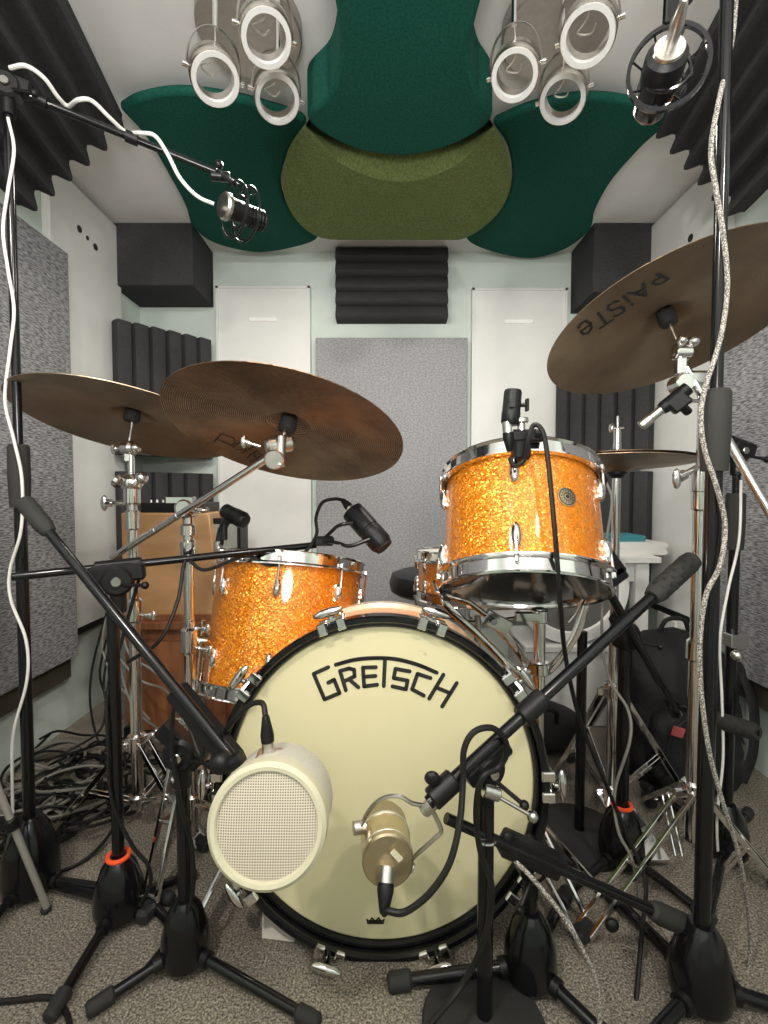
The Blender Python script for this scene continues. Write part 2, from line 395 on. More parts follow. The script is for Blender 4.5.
def recess_panel(label, x0, x1, z0, z1, hx, hz):
    t = thing('acoustic_panel', label, 'panel', ((x0+x1)/2, YB, z0))
    part('board', MB().box(((x0+x1)/2, YB-.016, (z0+z1)/2), (x1-x0, .03, z1-z0), ch=.15), 'panel', t)
    fr = MB()
    for (c, s) in ((((x0+x1)/2, YB-.033, z1-.010), (x1-x0, .008, .012)), (((x0+x1)/2, YB-.033, z0+.010), (x1-x0, .008, .012)),
                   ((x0+.006, YB-.033, (z0+z1)/2), (.012, .008, z1-z0)), ((x1-.006, YB-.033, (z0+z1)/2), (.012, .008, z1-z0))):
        fr.box(c, s)
    part('edge_frame', fr, 'panel', t)
    part('slot_handle', MB().box((hx, YB-.034, hz), (.135, .010, .022), ch=.6), 'slot', t)
pz = lambda px, py, Y=YB: A(px, py, Y)
recess_panel('white framed panel on the back wall left of the grey felt', pz(218, 288).x, pz(311, 288).x, .25, pz(265, 288).z, pz(265, 322).x, pz(265, 322).z)
recess_panel('white framed panel on the back wall right of the grey felt', pz(471, 290).x, pz(565, 290).x, .25, pz(517, 290).z, pz(517, 324).x, pz(517, 324).z)
a, b = pz(317, 341), pz(466, 341)
tag(part('felt_panel', MB().box(((a.x+b.x)/2, YB-.026, (a.z+.2)/2), (b.x-a.x, .05, a.z-.2), ch=.12), 'felt', loc=((a.x+b.x)/2, YB, .2)),
    'grey felt acoustic panel in the middle of the back wall', 'acoustic panel')

def side_white(label, sgn, y0, y1, z0, z1, holes):
    t = thing('acoustic_panel', label, 'panel', (sgn*XW, (y0+y1)/2, z0))
    part('board', MB().box((sgn*(XW-.016), (y0+y1)/2, (z0+z1)/2), (.03, y1-y0, z1-z0), ch=.15), 'panel', t)
    part('bottom_rail', MB().box((sgn*(XW-.018), (y0+y1)/2, z0-.012), (.034, y1-y0, .022)), 'black', t)
    for (px, py, r) in holes:
        p = onx(px, py, sgn*(XW-.031)); part('fixing_hole', MB().cyl(p, p-V((sgn*.004, 0, 0)), r, n=16), 'rubber', t)
side_white('white panel on the left wall with three dark fixing holes', -1, 1.66, 2.10, .36, 1.985, [(79, 229, .013), (87, 238, .008), (95, 247, .013)])
side_white('white panel on the right wall behind the large cymbal', 1, 1.62, 2.12, .40, 1.985, [(691, 238, .014), (684, 247, .005)])
def weave_panel(label, sgn, y0, y1, z0, z1):
    t = thing('fabric_panel', label, 'acoustic panel', (sgn*XW, (y0+y1)/2, z0))
    part('fabric_face', MB().box((sgn*(XW-.035), (y0+y1)/2, (z0+z1)/2), (.06, y1-y0, z1-z0), ch=.1), 'weave', t)
    part('lower_rail', MB().box((sgn*(XW-.02), (y0+y1)/2, z0-.04), (.035, y1-y0, .078)), 'brown', t)
weave_panel('woven grey fabric panel on the left wall behind the black boom stand', -1, .35, 1.70, .28, 1.69)
weave_panel('woven grey fabric panel on the right wall beside the large cymbal', 1, .35, 1.62, .30, 1.62)

# foam
def wedge_tile(label, p0, u, v, n, W_, H_, ribs, depth, base=.02, shape='saw'):
    # ribs run along v, repeat along u, stick out along n
    u = V(u).normalized(); v = V(v).normalized(); n = V(n).normalized(); p0 = V(p0); prof = [(0, 0)]
    for k in range(ribs):
        x0 = W_*k/ribs; dx = W_/ribs
        if shape == 'saw': prof += [(x0, base), (x0+dx*.10, base+depth*.9), (x0+dx*.22, base+depth), (x0+dx*.9, base+depth*.55), (x0+dx, base)]
        else: 
            for j in range(8):
                t = j/8; prof.append((x0+dx*t, base+depth*(.5-.5*math.cos(2*PI*t))))
    prof += [(W_, base), (W_, 0)]
    q = []
    for p in prof:
        if not q or (abs(p[0]-q[-1][0])+abs(p[1]-q[-1][1])) > 1e-5: q.append(p)
    mb = MB().prism([p0+u*a_+n*b_ for a_, b_ in q], v*H_)
    return tag(part('foam_tile', mb, 'foam', loc=p0+u*W_/2+v*H_/2, ang=50), label, 'acoustic foam', 'charcoal foam tiles')
# corner tiles standing diagonally
for sgn, nm in ((-1, 'left'), (1, 'right')):
    xa = sgn*(XW-.01); 
    pA = V((sgn*1.13, 2.02, 0)); pB = V((sgn*.83, YB-.02, 0)); u = (pB-pA)
    nn = V((-sgn*u.y, sgn*u.x, 0)); nn = V((u.y, -u.x, 0)); 
    if nn.y > 0: nn = -nn
    for zz, hh, pos in ((1.02, .55, 'upper'), (.42, .53, 'lower')):
        wedge_tile('%s charcoal ribbed foam tile standing across the back %s corner' % (pos, nm), pA+V((0, 0, zz)), u, (0, 0, 1), nn, u.length, hh, 6, .030, .03)
# centre tile under the ceiling
wedge_tile('charcoal stepped foam tile hung on the back wall under the olive ceiling felt', (pz(337, 324).x, YB-.002, pz(337, 324).z), (0, 0, 1), (1, 0, 0), (0, -1, 0), CE-pz(337, 324).z-.002, pz(446, 324).x-pz(337, 324).x, 5, .05, .03)
# ceiling edge foam, diagonal
for sgn, nm in ((-1, 'left'), (1, 'right')):
    if sgn < 0: p_c = V((-.785, 0, CE-.01)); p_w = V((-1.10, 0, 1.73))
    else: p_c = V((.845, 0, CE-.01)); p_w = V((1.10, 0, 1.72))
    u = p_w-p_c; vd = V((sgn*.17, 1, 0)).normalized(); n_ = V((-u.z, 0, u.x)); n_ = n_ if n_.z < 0 else -n_
    y1 = 1.45 if sgn < 0 else 1.47
    wedge_tile('charcoal ridged foam sheet slung across the %s ceiling edge' % nm, p_c+V((0, y1, 0))-vd*.85, u, vd, n_, u.length, .85, 6, .050, .03, 'wave')
# bass traps
def trap(label, x0, x1, y0, y1, z0, z1):
    tag(part('bass_trap', MB().box(((x0+x1)/2, (y0+y1)/2, (z0+z1)/2), (x1-x0, y1-y0, z1-z0), ch=.02), 'foam', loc=((x0+x1)/2, (y0+y1)/2, z0)), label, 'bass trap', 'foam bass trap blocks')
trap('charcoal foam block in the left ceiling corner of the back wall', -XW+.002, A(193, 285, 2.07).x, 2.07, YB-.002, A(193, 285, 2.07).z, CE-.002)
trap('charcoal foam block in the right ceiling corner, partly behind the large cymbal', A(593, 290, 2.07).x, XW-.002, 2.07, YB-.002, A(593, 292, 2.07).z, CE-.002)

# ceiling clouds
def cloud(label, px, z, th, m, bev, n=6):
    pts = [onz(x, y, z) for x, y in px]
    pts = pts + [pts[0]]; P = crom(pts, n)[:-1]
    c = sum(P, V((0, 0, 0)))/len(P)
    return tag(part('ceiling_felt', MB().prism(P, (0, 0, th)), m, loc=(c.x, c.y, z), bevel=bev, ang=60), label, 'ceiling panel')
cloud('dark green ceiling felt on the left behind the ring lamps', [(119, 109), (140, 98), (180, 92), (230, 98), (270, 108), (306, 123), (290, 150), (281, 187), (294, 216), (318, 238), (290, 249), (255, 253), (215, 244), (193, 228), (186, 208), (170, 178), (147, 140)], 1.95, .026, 'dgreen', .012)
cloud('dark green ceiling felt on the right next to the shock-mounted microphone', [(492, 124), (530, 108), (580, 98), (630, 102), (670, 118), (640, 150), (611, 183), (595, 212), (589, 232), (565, 250), (530, 259), (490, 252), (466, 238), (495, 216), (511, 187), (508, 150)], 1.95, .026, 'dgreen', .012)
cloud('dark green ceiling felt in the centre, curved like an hourglass', [(318, -90), (330, -25), (339, 30), (338, 62), (330, 92), (308, 121), (350, 148), (400, 157), (450, 147), (491, 121), (477, 90), (470, 55), (475, 25), (489, -25), (505, -90)], 1.86, .136, 'dgreen', .022, 8)
def cr(pts, z, n):
    P = crom([onz(x, y, z) for x, y in pts], 12); out = []
    for k in range(n+1):
        t = k/n*(len(P)-1); i = min(int(t), len(P)-2); out.append(P[i].lerp(P[i+1], t-i))
    return out
NN = 48
near = cr([(306, 128), (350, 146), (400, 153), (450, 146), (492, 128)], 1.90, NN)
ridge = cr([(306, 126), (345, 166), (400, 182), (455, 166), (493, 126)], 1.85, NN)
# keep ends together
far = cr([(306, 124), (288, 150), (282, 188), (296, 220), (321, 238), (360, 240), (400, 240), (440, 240), (466, 238), (496, 216), (511, 186), (507, 150), (493, 124)], 1.86, NN)
cc_ = onz(400, 195, 1.88)
for r_ in (near, ridge):
    pass
def ins(p, k, z): return V((cc_.x+(p.x-cc_.x)*k, cc_.y+(p.y-cc_.y)*k, z))
near_t = [ins(p, .80, CE-.004) for p in near]; far_t = [ins(p, .80, CE-.004) for p in far]
mb = MB(); rows = [near_t, near, ridge, far, far_t]; vs = [p for r in rows for p in r]; K = NN+1
mb.add(vs, [(r*K+k, r*K+k+1, (r+1)*K+k+1, (r+1)*K+k) for r in range(4) for k in range(NN)] + [(4*K+k, 4*K+k+1, k+1, k) for k in range(NN)])
c = onz(400, 200, 1.86)
tag(part('ceiling_felt', mb, 'olive', loc=c, ang=28, bevel=.004), 'olive green ceiling felt, rounded and creased, between the dark green ones', 'ceiling panel')

# ================================================================ CEILING LAMPS
def ring_lamp(label, cx, spots, mir):
    zc = 1.965; far = onz(cx, 80, zc); r = .125; c = V((far.x, far.y-r, zc))
    c.x = onz(cx, 40, zc).x
    t = thing('ceiling_spotlight', label, 'ceiling lamp', (c.x, c.y, CE), 'ring spotlight clusters')
    part('ceiling_plate', MB().lathe((c.x, c.y, zc), (0, 0, 1), [(0, 0), (r-.004, 0), (r, .004), (r, CE-zc-.001), (0, CE-zc-.001)], 64), 'plate', t)
    for (px, py, rp, Y, lean) in spots:
        R = rp*Y/F; p = A(px, py, Y)
        ax = (CAM - p).normalized(); ax = (ax + V((lean*.35, .10, -.70))).normalized()
        side = ax.cross(V((0, 0, 1))).normalized(); side = (side + V((0, 0, -.35*lean))).normalized(); side = (side-ax*side.dot(ax)).normalized()
        h = part('lamp_ring', MB().lathe(p-ax*.030, ax, [(R*.77, 0), (R*.97, 0), (R, .003), (R, .034), (R*.97, .038), (R*.90, .038), (R*.77, .034), (R*.77, 0)], 48), 'nickel', t)
        part('led_face', MB().lathe(p-ax*.030, ax, [(R*.755, .028), (R*.755, .0395), (R*.94, .0395), (R*.94, .037), (R*.755, .028)], 48), 'led', h)
        up = side.cross(ax).normalized(); up = up if up.z > 0 else -up
        top = p - ax*.016 + (up*.9 - ax*.45).normalized()*(R*1.45)
        pts = []
        for k in range(13):
            an = PI*k/12; pts.append(p - ax*.015 + side*(R*1.06*math.cos(an)) + (top-(p-ax*.015))*math.sin(an)**.8)
        yk = part('yoke', MB().tube(pts, .0105, 8, flat=.13, hint=ax, smooth=3), 'nickel', t)
        sc = MB()
        for s_ in (-1, 1):
            q = p - ax*.015 + side*(R*1.0*s_); sc.cyl(q, q+side*(s_*.012), .005, n=12)
        part('side_screws', sc, 'chrome', yk)
        part('stem', MB().cyl(top-V((0, 0, .004)), (top.x, top.y, zc+.002), .0055, n=14), 'chrome', t)
        lp = p - ax*.03
        part('wire', MB().tube([top, lp+up*(R*.4), lp+side*(R*.45), lp-up*(R*.2), lp-side*R*.2+up*.002], .0018, 6, smooth=6), 'nickel', t)
ring_lamp('cluster of three nickel ring spotlights on the left of the ceiling', 251, [(266, 37, 25, .98, .5), (215, 78, 23.5, 1.02, .6), (277, 98, 22, 1.14, .5)], 1)
ring_lamp('cluster of three nickel ring spotlights on the right of the ceiling', 553, [(588, 35, 26, .98, -.5), (515, 74, 23, 1.06, -.5), (563, 98, 22, 1.14, -.5)], -1)

# ================================================================ BACKGROUND FURNITURE
YC = 1.66
x0 = A(122, 600, YC).x; x1 = A(232, 600, YC).x; zt = A(150, 621, YC).z
t = thing('wooden_cabinet', 'reddish brown wooden cabinet on the floor behind the left cymbal stands', 'cabinet', ((x0+x1)/2, YC+.2, 0))
part('body', MB().box(((x0+x1)/2, YC+.22, zt/2-.01), (x1-x0, .42, zt-.02), ch=.02), 'redwood', t)
part('top_board', MB().box(((x0+x1)/2, YC+.205, zt-.012), (x1-x0+.03, .46, .024)), 'redwood', t)
part('front_door', MB().box(((x0+x1)/2, YC-.001, zt/2-.02), (x1-x0-.05, .02, zt-.10)), 'redwood', t)
part('plinth', MB().box(((x0+x1)/2, YC+.002, .018), (x1-x0, .02, .036)), 'plastic', t)
zt2 = A(150, 513, YC).z
xa, xb, xc = A(121, 600, YC).x, A(208, 511, YC).x, A(221, 615, YC).x
t = thing('tan_box', 'tan wooden box with sloping side standing on the reddish cabinet', 'box', ((xa+xc)/2, YC+.2, zt))
part('body', MB().prism([(xa, YC+.01, zt), (xc, YC+.01, zt), (xb, YC+.01, zt2), (xa, YC+.01, zt2)], (0, .32, 0)), 'tanwood', t, bevel=.006)
part('base_strip', MB().box(((xa+xc)/2, YC+.008, zt+.012), (xc-xa, .02, .022)), 'redwood', t)
# mixer on it
a = A(140, 500, YC+.02); b = A(200, 500, YC+.02)
t = thing('audio_mixer', 'black audio mixer lying on top of the tan wooden box', 'mixer', ((a.x+b.x)/2, YC+.1, zt2))
part('case', MB().box(((a.x+b.x)/2, YC+.12, zt2+.018), (b.x-a.x, .2, .034)), 'plastic', t)
for k in range(9):
    xx = a.x+.02+(b.x-a.x-.04)*k/8
    part('knob', MB().cyl((xx, YC+.06, zt2+.035), (xx, YC+.06, zt2+.045), .004, .003, n=12), 'white' if k % 2 else 'nickel', t)
# laptop-like gear right of it
t = thing('audio_interface', 'black rack device leaning beside the tan box', 'audio device', A(230, 600, 1.75))
q = A(228, 545, 1.75)
part('body', MB().box(q, (.12, .10, .20), ch=.06), 'plastic', t)
part('front_plate', MB().box(q+V((0, -.052, .02)), (.10, .006, .12)), 'nickel', t)
part('stand', MB().box((q.x, q.y, (q.z-.10)/2), (.10, .09, q.z-.10)), 'plastic', t)

# white table + towels on right
YT = 1.80
xr = A(652, 560, YT).x; xl = A(575, 560, YT).x; zt = A(640, 557, YT).z
t = thing('white_table', 'white laminate table against the right wall carrying folded towels', 'table', ((xl+xr)/2, 2.0, 0))
part('tabletop', MB().box(((xl+xr)/2+.01, YT+.2, zt-.011), (xr-xl+.04, .42, .022)), 'white', t)
part('apron', MB().box(((xl+xr)/2, YT+.03, zt-.06), (xr-xl, .018, .074)), 'white', t)
for xx in (xl+.02, xr-.03):
    for yy in (YT+.03, YT+.38): part('leg', MB().box((xx, yy, (zt-.022)/2), (.05, .05, zt-.022)), 'white', t)
def folded(name, label, c, s, m, layers):
    mb = MB()
    w_, d_, h_ = s
    for k in range(layers):
        hh = h_/layers; z = c[2]+hh*(k+.5)
        prof = [(c[0]-w_/2+hh*.5*(1-math.cos(a_))*1.0, z+hh*.48*math.sin(a_)) for a_ in [i*PI/6-PI/2 for i in range(0)]]
        pts = []
        for i in range(9):
            a_ = PI/2 + PI*i/8; pts.append((c[0]-w_/2+hh/2+hh/2*math.cos(a_)+random.uniform(-.002, .002), z+hh*.49*math.sin(a_)))
        for i in range(9):
            a_ = -PI/2 + PI*i/8; pts.append((c[0]+w_/2-hh/2+hh/2*math.cos(a_)+random.uniform(-.002, .002), z+hh*.49*math.sin(a_)))
        mb.prism([(x, c[1]-d_/2, zz) for x, zz in pts], (0, d_, 0))
    return tag(part(name, mb, m, loc=(c[0], c[1], c[2])), label, 'towel')
q = A(634, 556, YT+.08)
folded('folded_towel', 'white folded towel on the white table', (q.x+.02, YT+.14, zt), (.19, .18, .050), 'towel', 2)
folded('folded_cloth', 'teal folded cloth lying on the white towel', (q.x-.02, YT+.15, zt+.050), (.13, .14, .024), 'teal', 2)
# wall socket trunking
t = thing('wall_socket', 'white double socket box low on the right wall above the backpack', 'socket', (XW, 1.78, .35))
part('box', MB().box((XW-.02, 1.80, .335), (.04, .30, .085)), 'white', t)
for yy in (1.74, 1.86): part('socket', MB().box((XW-.042, yy, .335), (.006, .08, .06)), 'panel', t)
# white spare drum on a white box
YS = 1.75; cc = A(572, 587, YS)
t = thing('storage_box', 'white storage box under the spare drum at the back right', 'box', (cc.x, YS+.1, 0))
bz = cc.z-.212
part('body', MB().box((cc.x+.0, YS+.11, bz/2-.01), (.34, .26, bz-.02), ch=.05), 'white', t)
part('lid', MB().box((cc.x, YS+.11, bz-.011), (.36, .28, .022), ch=.2), 'panel', t)
t = thing('spare_drum', 'white drum with a dark grey head standing on edge behind the rack tom', 'drum', (cc.x, YS+.1, bz))
part('shell', MB().lathe((cc.x, YS+.02, cc.z), (0, 1, 0), [(.198, 0), (.203, 0), (.203, .17), (.198, .17)], 64), 'white', t)
part('front_hoop', MB().lathe((cc.x, YS, cc.z), (0, 1, 0), [(.166, .004), (.170, -.004), (.185, -.006), (.210, -.002), (.211, .025), (.203, .03), (.166, .03), (.166, .004)], 64), 'white', t)
part('drumhead', MB().lathe((cc.x, YS+.006, cc.z), (0, 1, 0), [(0, 0), (.168, 0), (.168, .004), (0, .004)], 64), 'greyhead' if 'greyhead' in M else 'darkhead', t)
for k in range(8):
    an = 2*PI*(k+.5)/8; d = V((math.cos(an), 0, math.sin(an))); q = V((cc.x, YS+.05, cc.z))+d*.205
    part('lug', MB().box(q, (.012, .05, .018), x=d, y=(0, 1, 0)), 'chrome', t)
# backpack
def backpack():
    c = V((.905, 1.47, 0)); t = thing('backpack', 'black backpack with a small red label slumped against the right wall', 'backpack', c)
    def blob(c, w_, d_, h_, p=3.2, n=28, m=18, lean=.0, top=.75):
        mb = MB(); vs = []; rows = []
        for i in range(m+1):
            t_ = i/m; z = h_*t_; k = 1.0 if t_ < .55 else (1-((t_-.55)/.45)**2.6)**.55 if t_ < 1 else .02
            k = max(k, .02); k *= .94+.06*math.sin(min(1, t_*6)*PI/2)
            for j in range(n):
                a_ = 2*PI*j/n; ca, sa = math.cos(a_), math.sin(a_)
                x = math.copysign(abs(ca)**(2/p), ca)*w_/2*k; y = math.copysign(abs(sa)**(2/p), sa)*d_/2*k
                f = 1+.03*math.sin(7*z/h_*PI+3*a_)
                vs.append(c+V((x*f, y*f+lean*z, z)))
        fs = [(i*n+j, i*n+(j+1) % n, (i+1)*n+(j+1) % n, (i+1)*n+j) for i in range(m) for j in range(n)] + [tuple(range(n)), tuple(range(m*n, (m+1)*n))]
        return mb.add(vs, fs)
    part('main_bag', blob(c, .34, .24, .44, lean=.04), 'nylon', t, ang=80)
    part('front_pocket', blob(c+V((-.01, -.115, .02)), .26, .09, .24, lean=.03), 'nylon', t, ang=80)
    part('zip', MB().tube([c+V((-.11, -.165, .05)), c+V((-.11, -.158, .16)), c+V((-.07, -.155, .22)), c+V((0, -.150, .235)), c+V((.07, -.155, .22)), c+V((.10, -.158, .16))], .003, 6, smooth=5), 'rubber', t)
    part('red_tag', MB().box(c+V((-.092, -.168, .20)), (.032, .006, .026), x=(1, 0, -.3)), 'red', t)
    part('shoulder_strap', MB().tube([c+V((.15, -.02, .38)), c+V((.20, -.05, .25)), c+V((.195, -.07, .10)), c+V((.15, -.09, .012))], .016, 8, smooth=6, flat=.3), 'nylon', t)
    part('grab_handle', MB().tube([c+V((-.04, .02, .43)), c+V((-.02, .015, .465)), c+V((.03, .015, .465)), c+V((.05, .02, .43))], .007, 8, smooth=5), 'nylon', t)
backpack()
# throne
c = A(436, 571, 1.85)
t = thing('drum_throne', 'black padded round drum throne behind the bass drum', 'stool', (c.x, c.y, 0))
part('seat', MB().lathe((c.x, c.y, c.z-.09), (0, 0, 1), [(0, 0), (.15, 0), (.175, .015), (.182, .045), (.172, .078), (.14, .09), (0, .088)], 48), 'leather', t)
part('post', MB().cyl((c.x, c.y, .12), (c.x, c.y, c.z-.085), .015), 'chrome', t)
for k in range(3):
    an = 2*PI*k/3+.5; e = V((c.x+.26*math.cos(an), c.y+.22*math.sin(an), .012))
    lg = part('leg', MB().tube([(c.x, c.y, .28), e], .009, 10), 'chrome', t); part('rubber_foot', MB().ball(e+V((0, 0, .005)), .016), 'rubber', lg)

# ================================================================ DRUMS
kr = .3175; kc = A(382, 787, .88); kn = V((0, -math.cos(math.radians(6)), math.sin(math.radians(6)))).normalized()
KX, KY, KB = V((1, 0, 0)), None, -kn
KU = KX.cross(kn); KU = KU if KU.z > 0 else -KU
def kp(ang_deg, r, d):  # angle from down, radius, depth behind the hoop's front
    a_ = math.radians(ang_deg); return kc + KX*(r*math.sin(a_)) - KU*(r*math.cos(a_)) + KB*d
t = kick = thing('bass_drum', 'large bass drum with cream front head, black hoop and curved maker lettering', 'drum', (kc.x, kc.y+.15, 0), axis=None)
DK = .27
part('shell', MB().lathe(kc, KB, [(.298, .034), (.303, .034), (.303, DK-.03), (.298, DK-.03), (.298, .034)], 96), 'sparkle', t)
part('front_hoop', MB().lathe(kc, KB, [(.303, .004), (.306, 0), (.314, 0), (kr, .004), (kr, .040), (kr-.002, .043), (.303, .043), (.303, .004)], 128), 'bsatin', t)
part('counter_hoop', MB().lathe(kc, KB, [(.293, .024), (.296, .018), (.301, .018), (.3035, .024), (.3035, .034), (.293, .034), (.293, .024)], 128), 'black', t)
hd = part('front_head', MB().lathe(kc, KB, [(0, .026), (.29, .026), (.295, .030), (.295, .033), (0, .033)], 96), 'head', t)
part('rear_hoop', MB().lathe(kc, KB, [(.301, DK-.04), (.314, DK-.038), (.314, DK), (.301, DK), (.301, DK-.04)], 96), 'maple', t, label='natural maple rear hoop')
part('batter_head', MB().lathe(kc, KB, [(0, DK-.014), (.30, DK-.014), (.30, DK-.01), (0, DK-.01)], 64), 'clearhead', t)
for k in range(10):
    an = 18+36*k; tg = (KX*math.cos(math.radians(an)) + KU*math.sin(math.radians(an))).normalized()
    rad = (kp(an, 1, 0)-kp(an, 0, 0)).normalized()
    mb = MB()
    for s_ in (-1, 1):
        c = kp(an, .3125, -.002) + tg*(s_*.019)
        mb.box(c, (.024, .018, .008), x=rad, y=tg, ch=.5); mb.box(kp(an, kr+.003, .020)+tg*(s_*.019), (.007, .018, .048), x=rad, y=tg, ch=.4)
    mb.box(kp(an, kr+.004, .030), (.010, .052, .020), x=rad, y=tg, ch=.4)
    cl = part('hoop_claw', mb, 'chrome', t)
    hr_, hd_ = (kr+.022, .004) if k not in (0, 9) else (kr+.001, -.026)
    part('tension_handle', MB().ball(kp(an, hr_, hd_), .030, (.30, 1.0, .24), x=rad, z=KB).cyl(kp(an, kr+.012, .006), kp(an, kr+.012, .12), .0035, n=10).cyl(kp(an, hr_, hd_), kp(an, kr+.008, .006), .0045, n=10), 'chrome', cl)
    part('lug', MB().box(kp(an, .312, .13), (.020, .026, .05), x=rad, y=tg, ch=.5), 'chrome', t)
for s_ in (-1, 1):
    part('spur', MB().tube([kp(s_*62, .31, .17), kp(s_*62, .31, .17)+V((s_*.03, -.02, -.01)), V((kp(s_*62, .31, 0).x+s_*.10, kc.y-.02, .008))], .006, 10), 'chrome', t)
# lettering on the head
def capsules(mb, P, r, n, th):
    n = V(n).normalized()
    for a_, b_ in zip(P, P[1:]):
        d_ = (b_-a_); d_ = (d_-n*d_.dot(n)).normalized(); sd = n.cross(d_); out = []
        for k in range(9): an = PI/2+PI*k/8; out.append(a_ + d_*(r*math.cos(an)) + sd*(r*math.sin(an)))
        for k in range(9): an = -PI/2+PI*k/8; out.append(b_ + d_*(r*math.cos(an)) + sd*(r*math.sin(an)))
        mb.prism(out, n*th)
    return mb
def stroke(pts, r, z0, sc, org, plane_p, plane_n, smooth=0, mb=None):
    P = [onplane(org[0]+x/sc, org[1]+y/sc, plane_p, plane_n)+V(plane_n)*.0006 for x, y in pts]
    if smooth: P = crom(P, smooth)
    return capsules(mb, P, r, V(plane_n), .0008)
G = [[(112, 106), (42, 138), (94, 260), (166, 230), (140, 166), (112, 180)],
     [(196, 216), (168, 124), (212, 112), (236, 118), (238, 150), (196, 170)], [(214, 166), (256, 202)],
     [(340, 106), (278, 108), (284, 198), (346, 190)], [(282, 152), (338, 148)],
     [(148, 94), (240, 70), (340, 62), (440, 68), (540, 94), (632, 132)], [(384, 66), (378, 196)],
     [(502, 126), (434, 114), (426, 158), (492, 170), (484, 212), (420, 198)],
     [(602, 158), (540, 138), (514, 212), (570, 242)],
     [(664, 142), (596, 256)], [(728, 182), (658, 294)], [(632, 204), (690, 228)]]
mb = MB(); kp0 = kc + KB*.026
for i, s_ in enumerate(G): stroke(s_, .0038, 0, 4.8, (305, 645), kp0, kn, smooth=6 if i == 5 else 0, mb=mb)
part('lettering', mb, 'ink', hd, label='black curved maker lettering')
mb = MB()
Cw = [[(478, 868), (481, 878), (520, 878), (523, 868)], [(478, 868), (486, 873), (491, 864), (500, 872), (509, 864), (515, 873), (523, 868)], [(484, 875), (517, 875)], [(486, 871), (515, 871)]]
for s_ in Cw: stroke(s_, .0011, 0, 2.56, (180, 580), kp0, kn, mb=mb)
part('crown_mark', mb, 'ink', hd, label='tiny black crown mark')

def drum(name, label, cat, top_c, n, R, L, lugs, a0, badge=None, head='clearhead', bot='darkhead', group=None, lugr=.011):
    n = V(n).normalized(); t = thing(name, label, cat, V(top_c)-n*L, group, axis=n); tc = V(top_c)
    x, y, a = frame_of(n, V((0, -1, 0)))   # x points to camera side
    D = -n
    part('shell', MB().lathe(tc, D, [(R-.006, .008), (R, .008), (R, L-.008), (R-.006, L-.008), (R-.006, .008)], 96), 'sparkle', t)
    hr = R+.010
    for nm, h0, sg in (('top_hoop', 0, 1), ('bottom_hoop', L, -1)):
        d_ = D*sg; o_ = tc + D*h0 - d_*.012
        part(nm, MB().lathe(o_, d_, [(R+.003, .002), (R+.010, 0), (hr+.001, .002), (hr-.003, .006), (hr-.003, .026), (hr+.006, .031), (hr+.006, .034), (R+.003, .034), (R+.002, .012), (R+.003, .002)], 96), 'chrome', t)
    part('top_head', MB().lathe(tc-D*.003, D, [(0, 0), (R+.004, 0), (R+.004, .004), (0, .004)], 64), head, t)
    part('bottom_head', MB().lathe(tc+D*(L-.001), D, [(0, 0), (R+.004, 0), (R+.004, .004), (0, .004)], 64), bot, t)
    for k in range(lugs):
        an = math.radians(a0)+2*PI*k/lugs; d = x*math.cos(an)+y*math.sin(an); tg = d.cross(n)
        for h in (L*.24, L*.76):
            base = tc + D*h + d*R
            lg = part('lug', MB().ball(base+d*.004, 1.0, (lugr*.95, lugr*.85, .024), x=d, z=n).box(base+d*.001, (.006, .015, .04), x=d, z=n, ch=.6), 'chrome', t)
            top = h < L/2; e = tc + D*(.018 if top else L-.018) + d*(R+.013)
            st = base + d*.012
            part('tension_rod', MB().tube([st, e], .0028, 8).box(e-D*(0.008 if top else -.008), (.008, .008, .012), x=d, z=n, ch=.4), 'chrome', lg)
    if badge:
        an, h, br = badge; d = x*math.cos(math.radians(an))+y*math.sin(math.radians(an)); o_ = tc+D*h+d*(R-.001)
        bd = part('badge', MB().lathe(o_, d, [(0, 0), (br, 0), (br*.98, .0035), (br*.3, .0045), (0, .0045)], 8 if False else 16), 'gold', t, label='round gold badge')
        rg = MB().torus(o_+d*.004, d, br*.82, .0008, 24, 6).torus(o_+d*.0045, d, br*.38, .0008, 20, 6).cyl(o_, o_+d*.006, br*.17, n=12)
        for k in range(14):
            a2 = 2*PI*k/14; xx, yy, _ = frame_of(d); q = o_+d*.0042+xx*(br*.6*math.cos(a2))+yy*(br*.6*math.sin(a2)); rg.box(q, (.003, .0012, .001), x=xx*math.cos(a2)+yy*math.sin(a2), z=d)
        part('badge_engraving', rg, 'ink', bd)
    return t, tc, n, x, y
# rack tom
Yt = 1.02; tcc = A(519, 480, Yt); tn = tilt(tcc, -2, .43)
rt, rtc, rtn, rtx, rty = drum('rack_tom', 'orange sparkle rack tom mounted over the right of the bass drum', 'drum', tcc, tn, .152, .232, 5, -20, badge=(14, .100, .0185), group='orange sparkle toms')
# floor tom
Yf = 1.28; fcc = A(292, 564, Yf); fn = tilt(fcc, 6, .10)
ft, ftc, ftn, ftx, fty = drum('floor_tom', 'deep orange sparkle tom standing to the left behind the bass drum', 'drum', fcc, fn, .186, .315, 8, 2, group='orange sparkle toms')
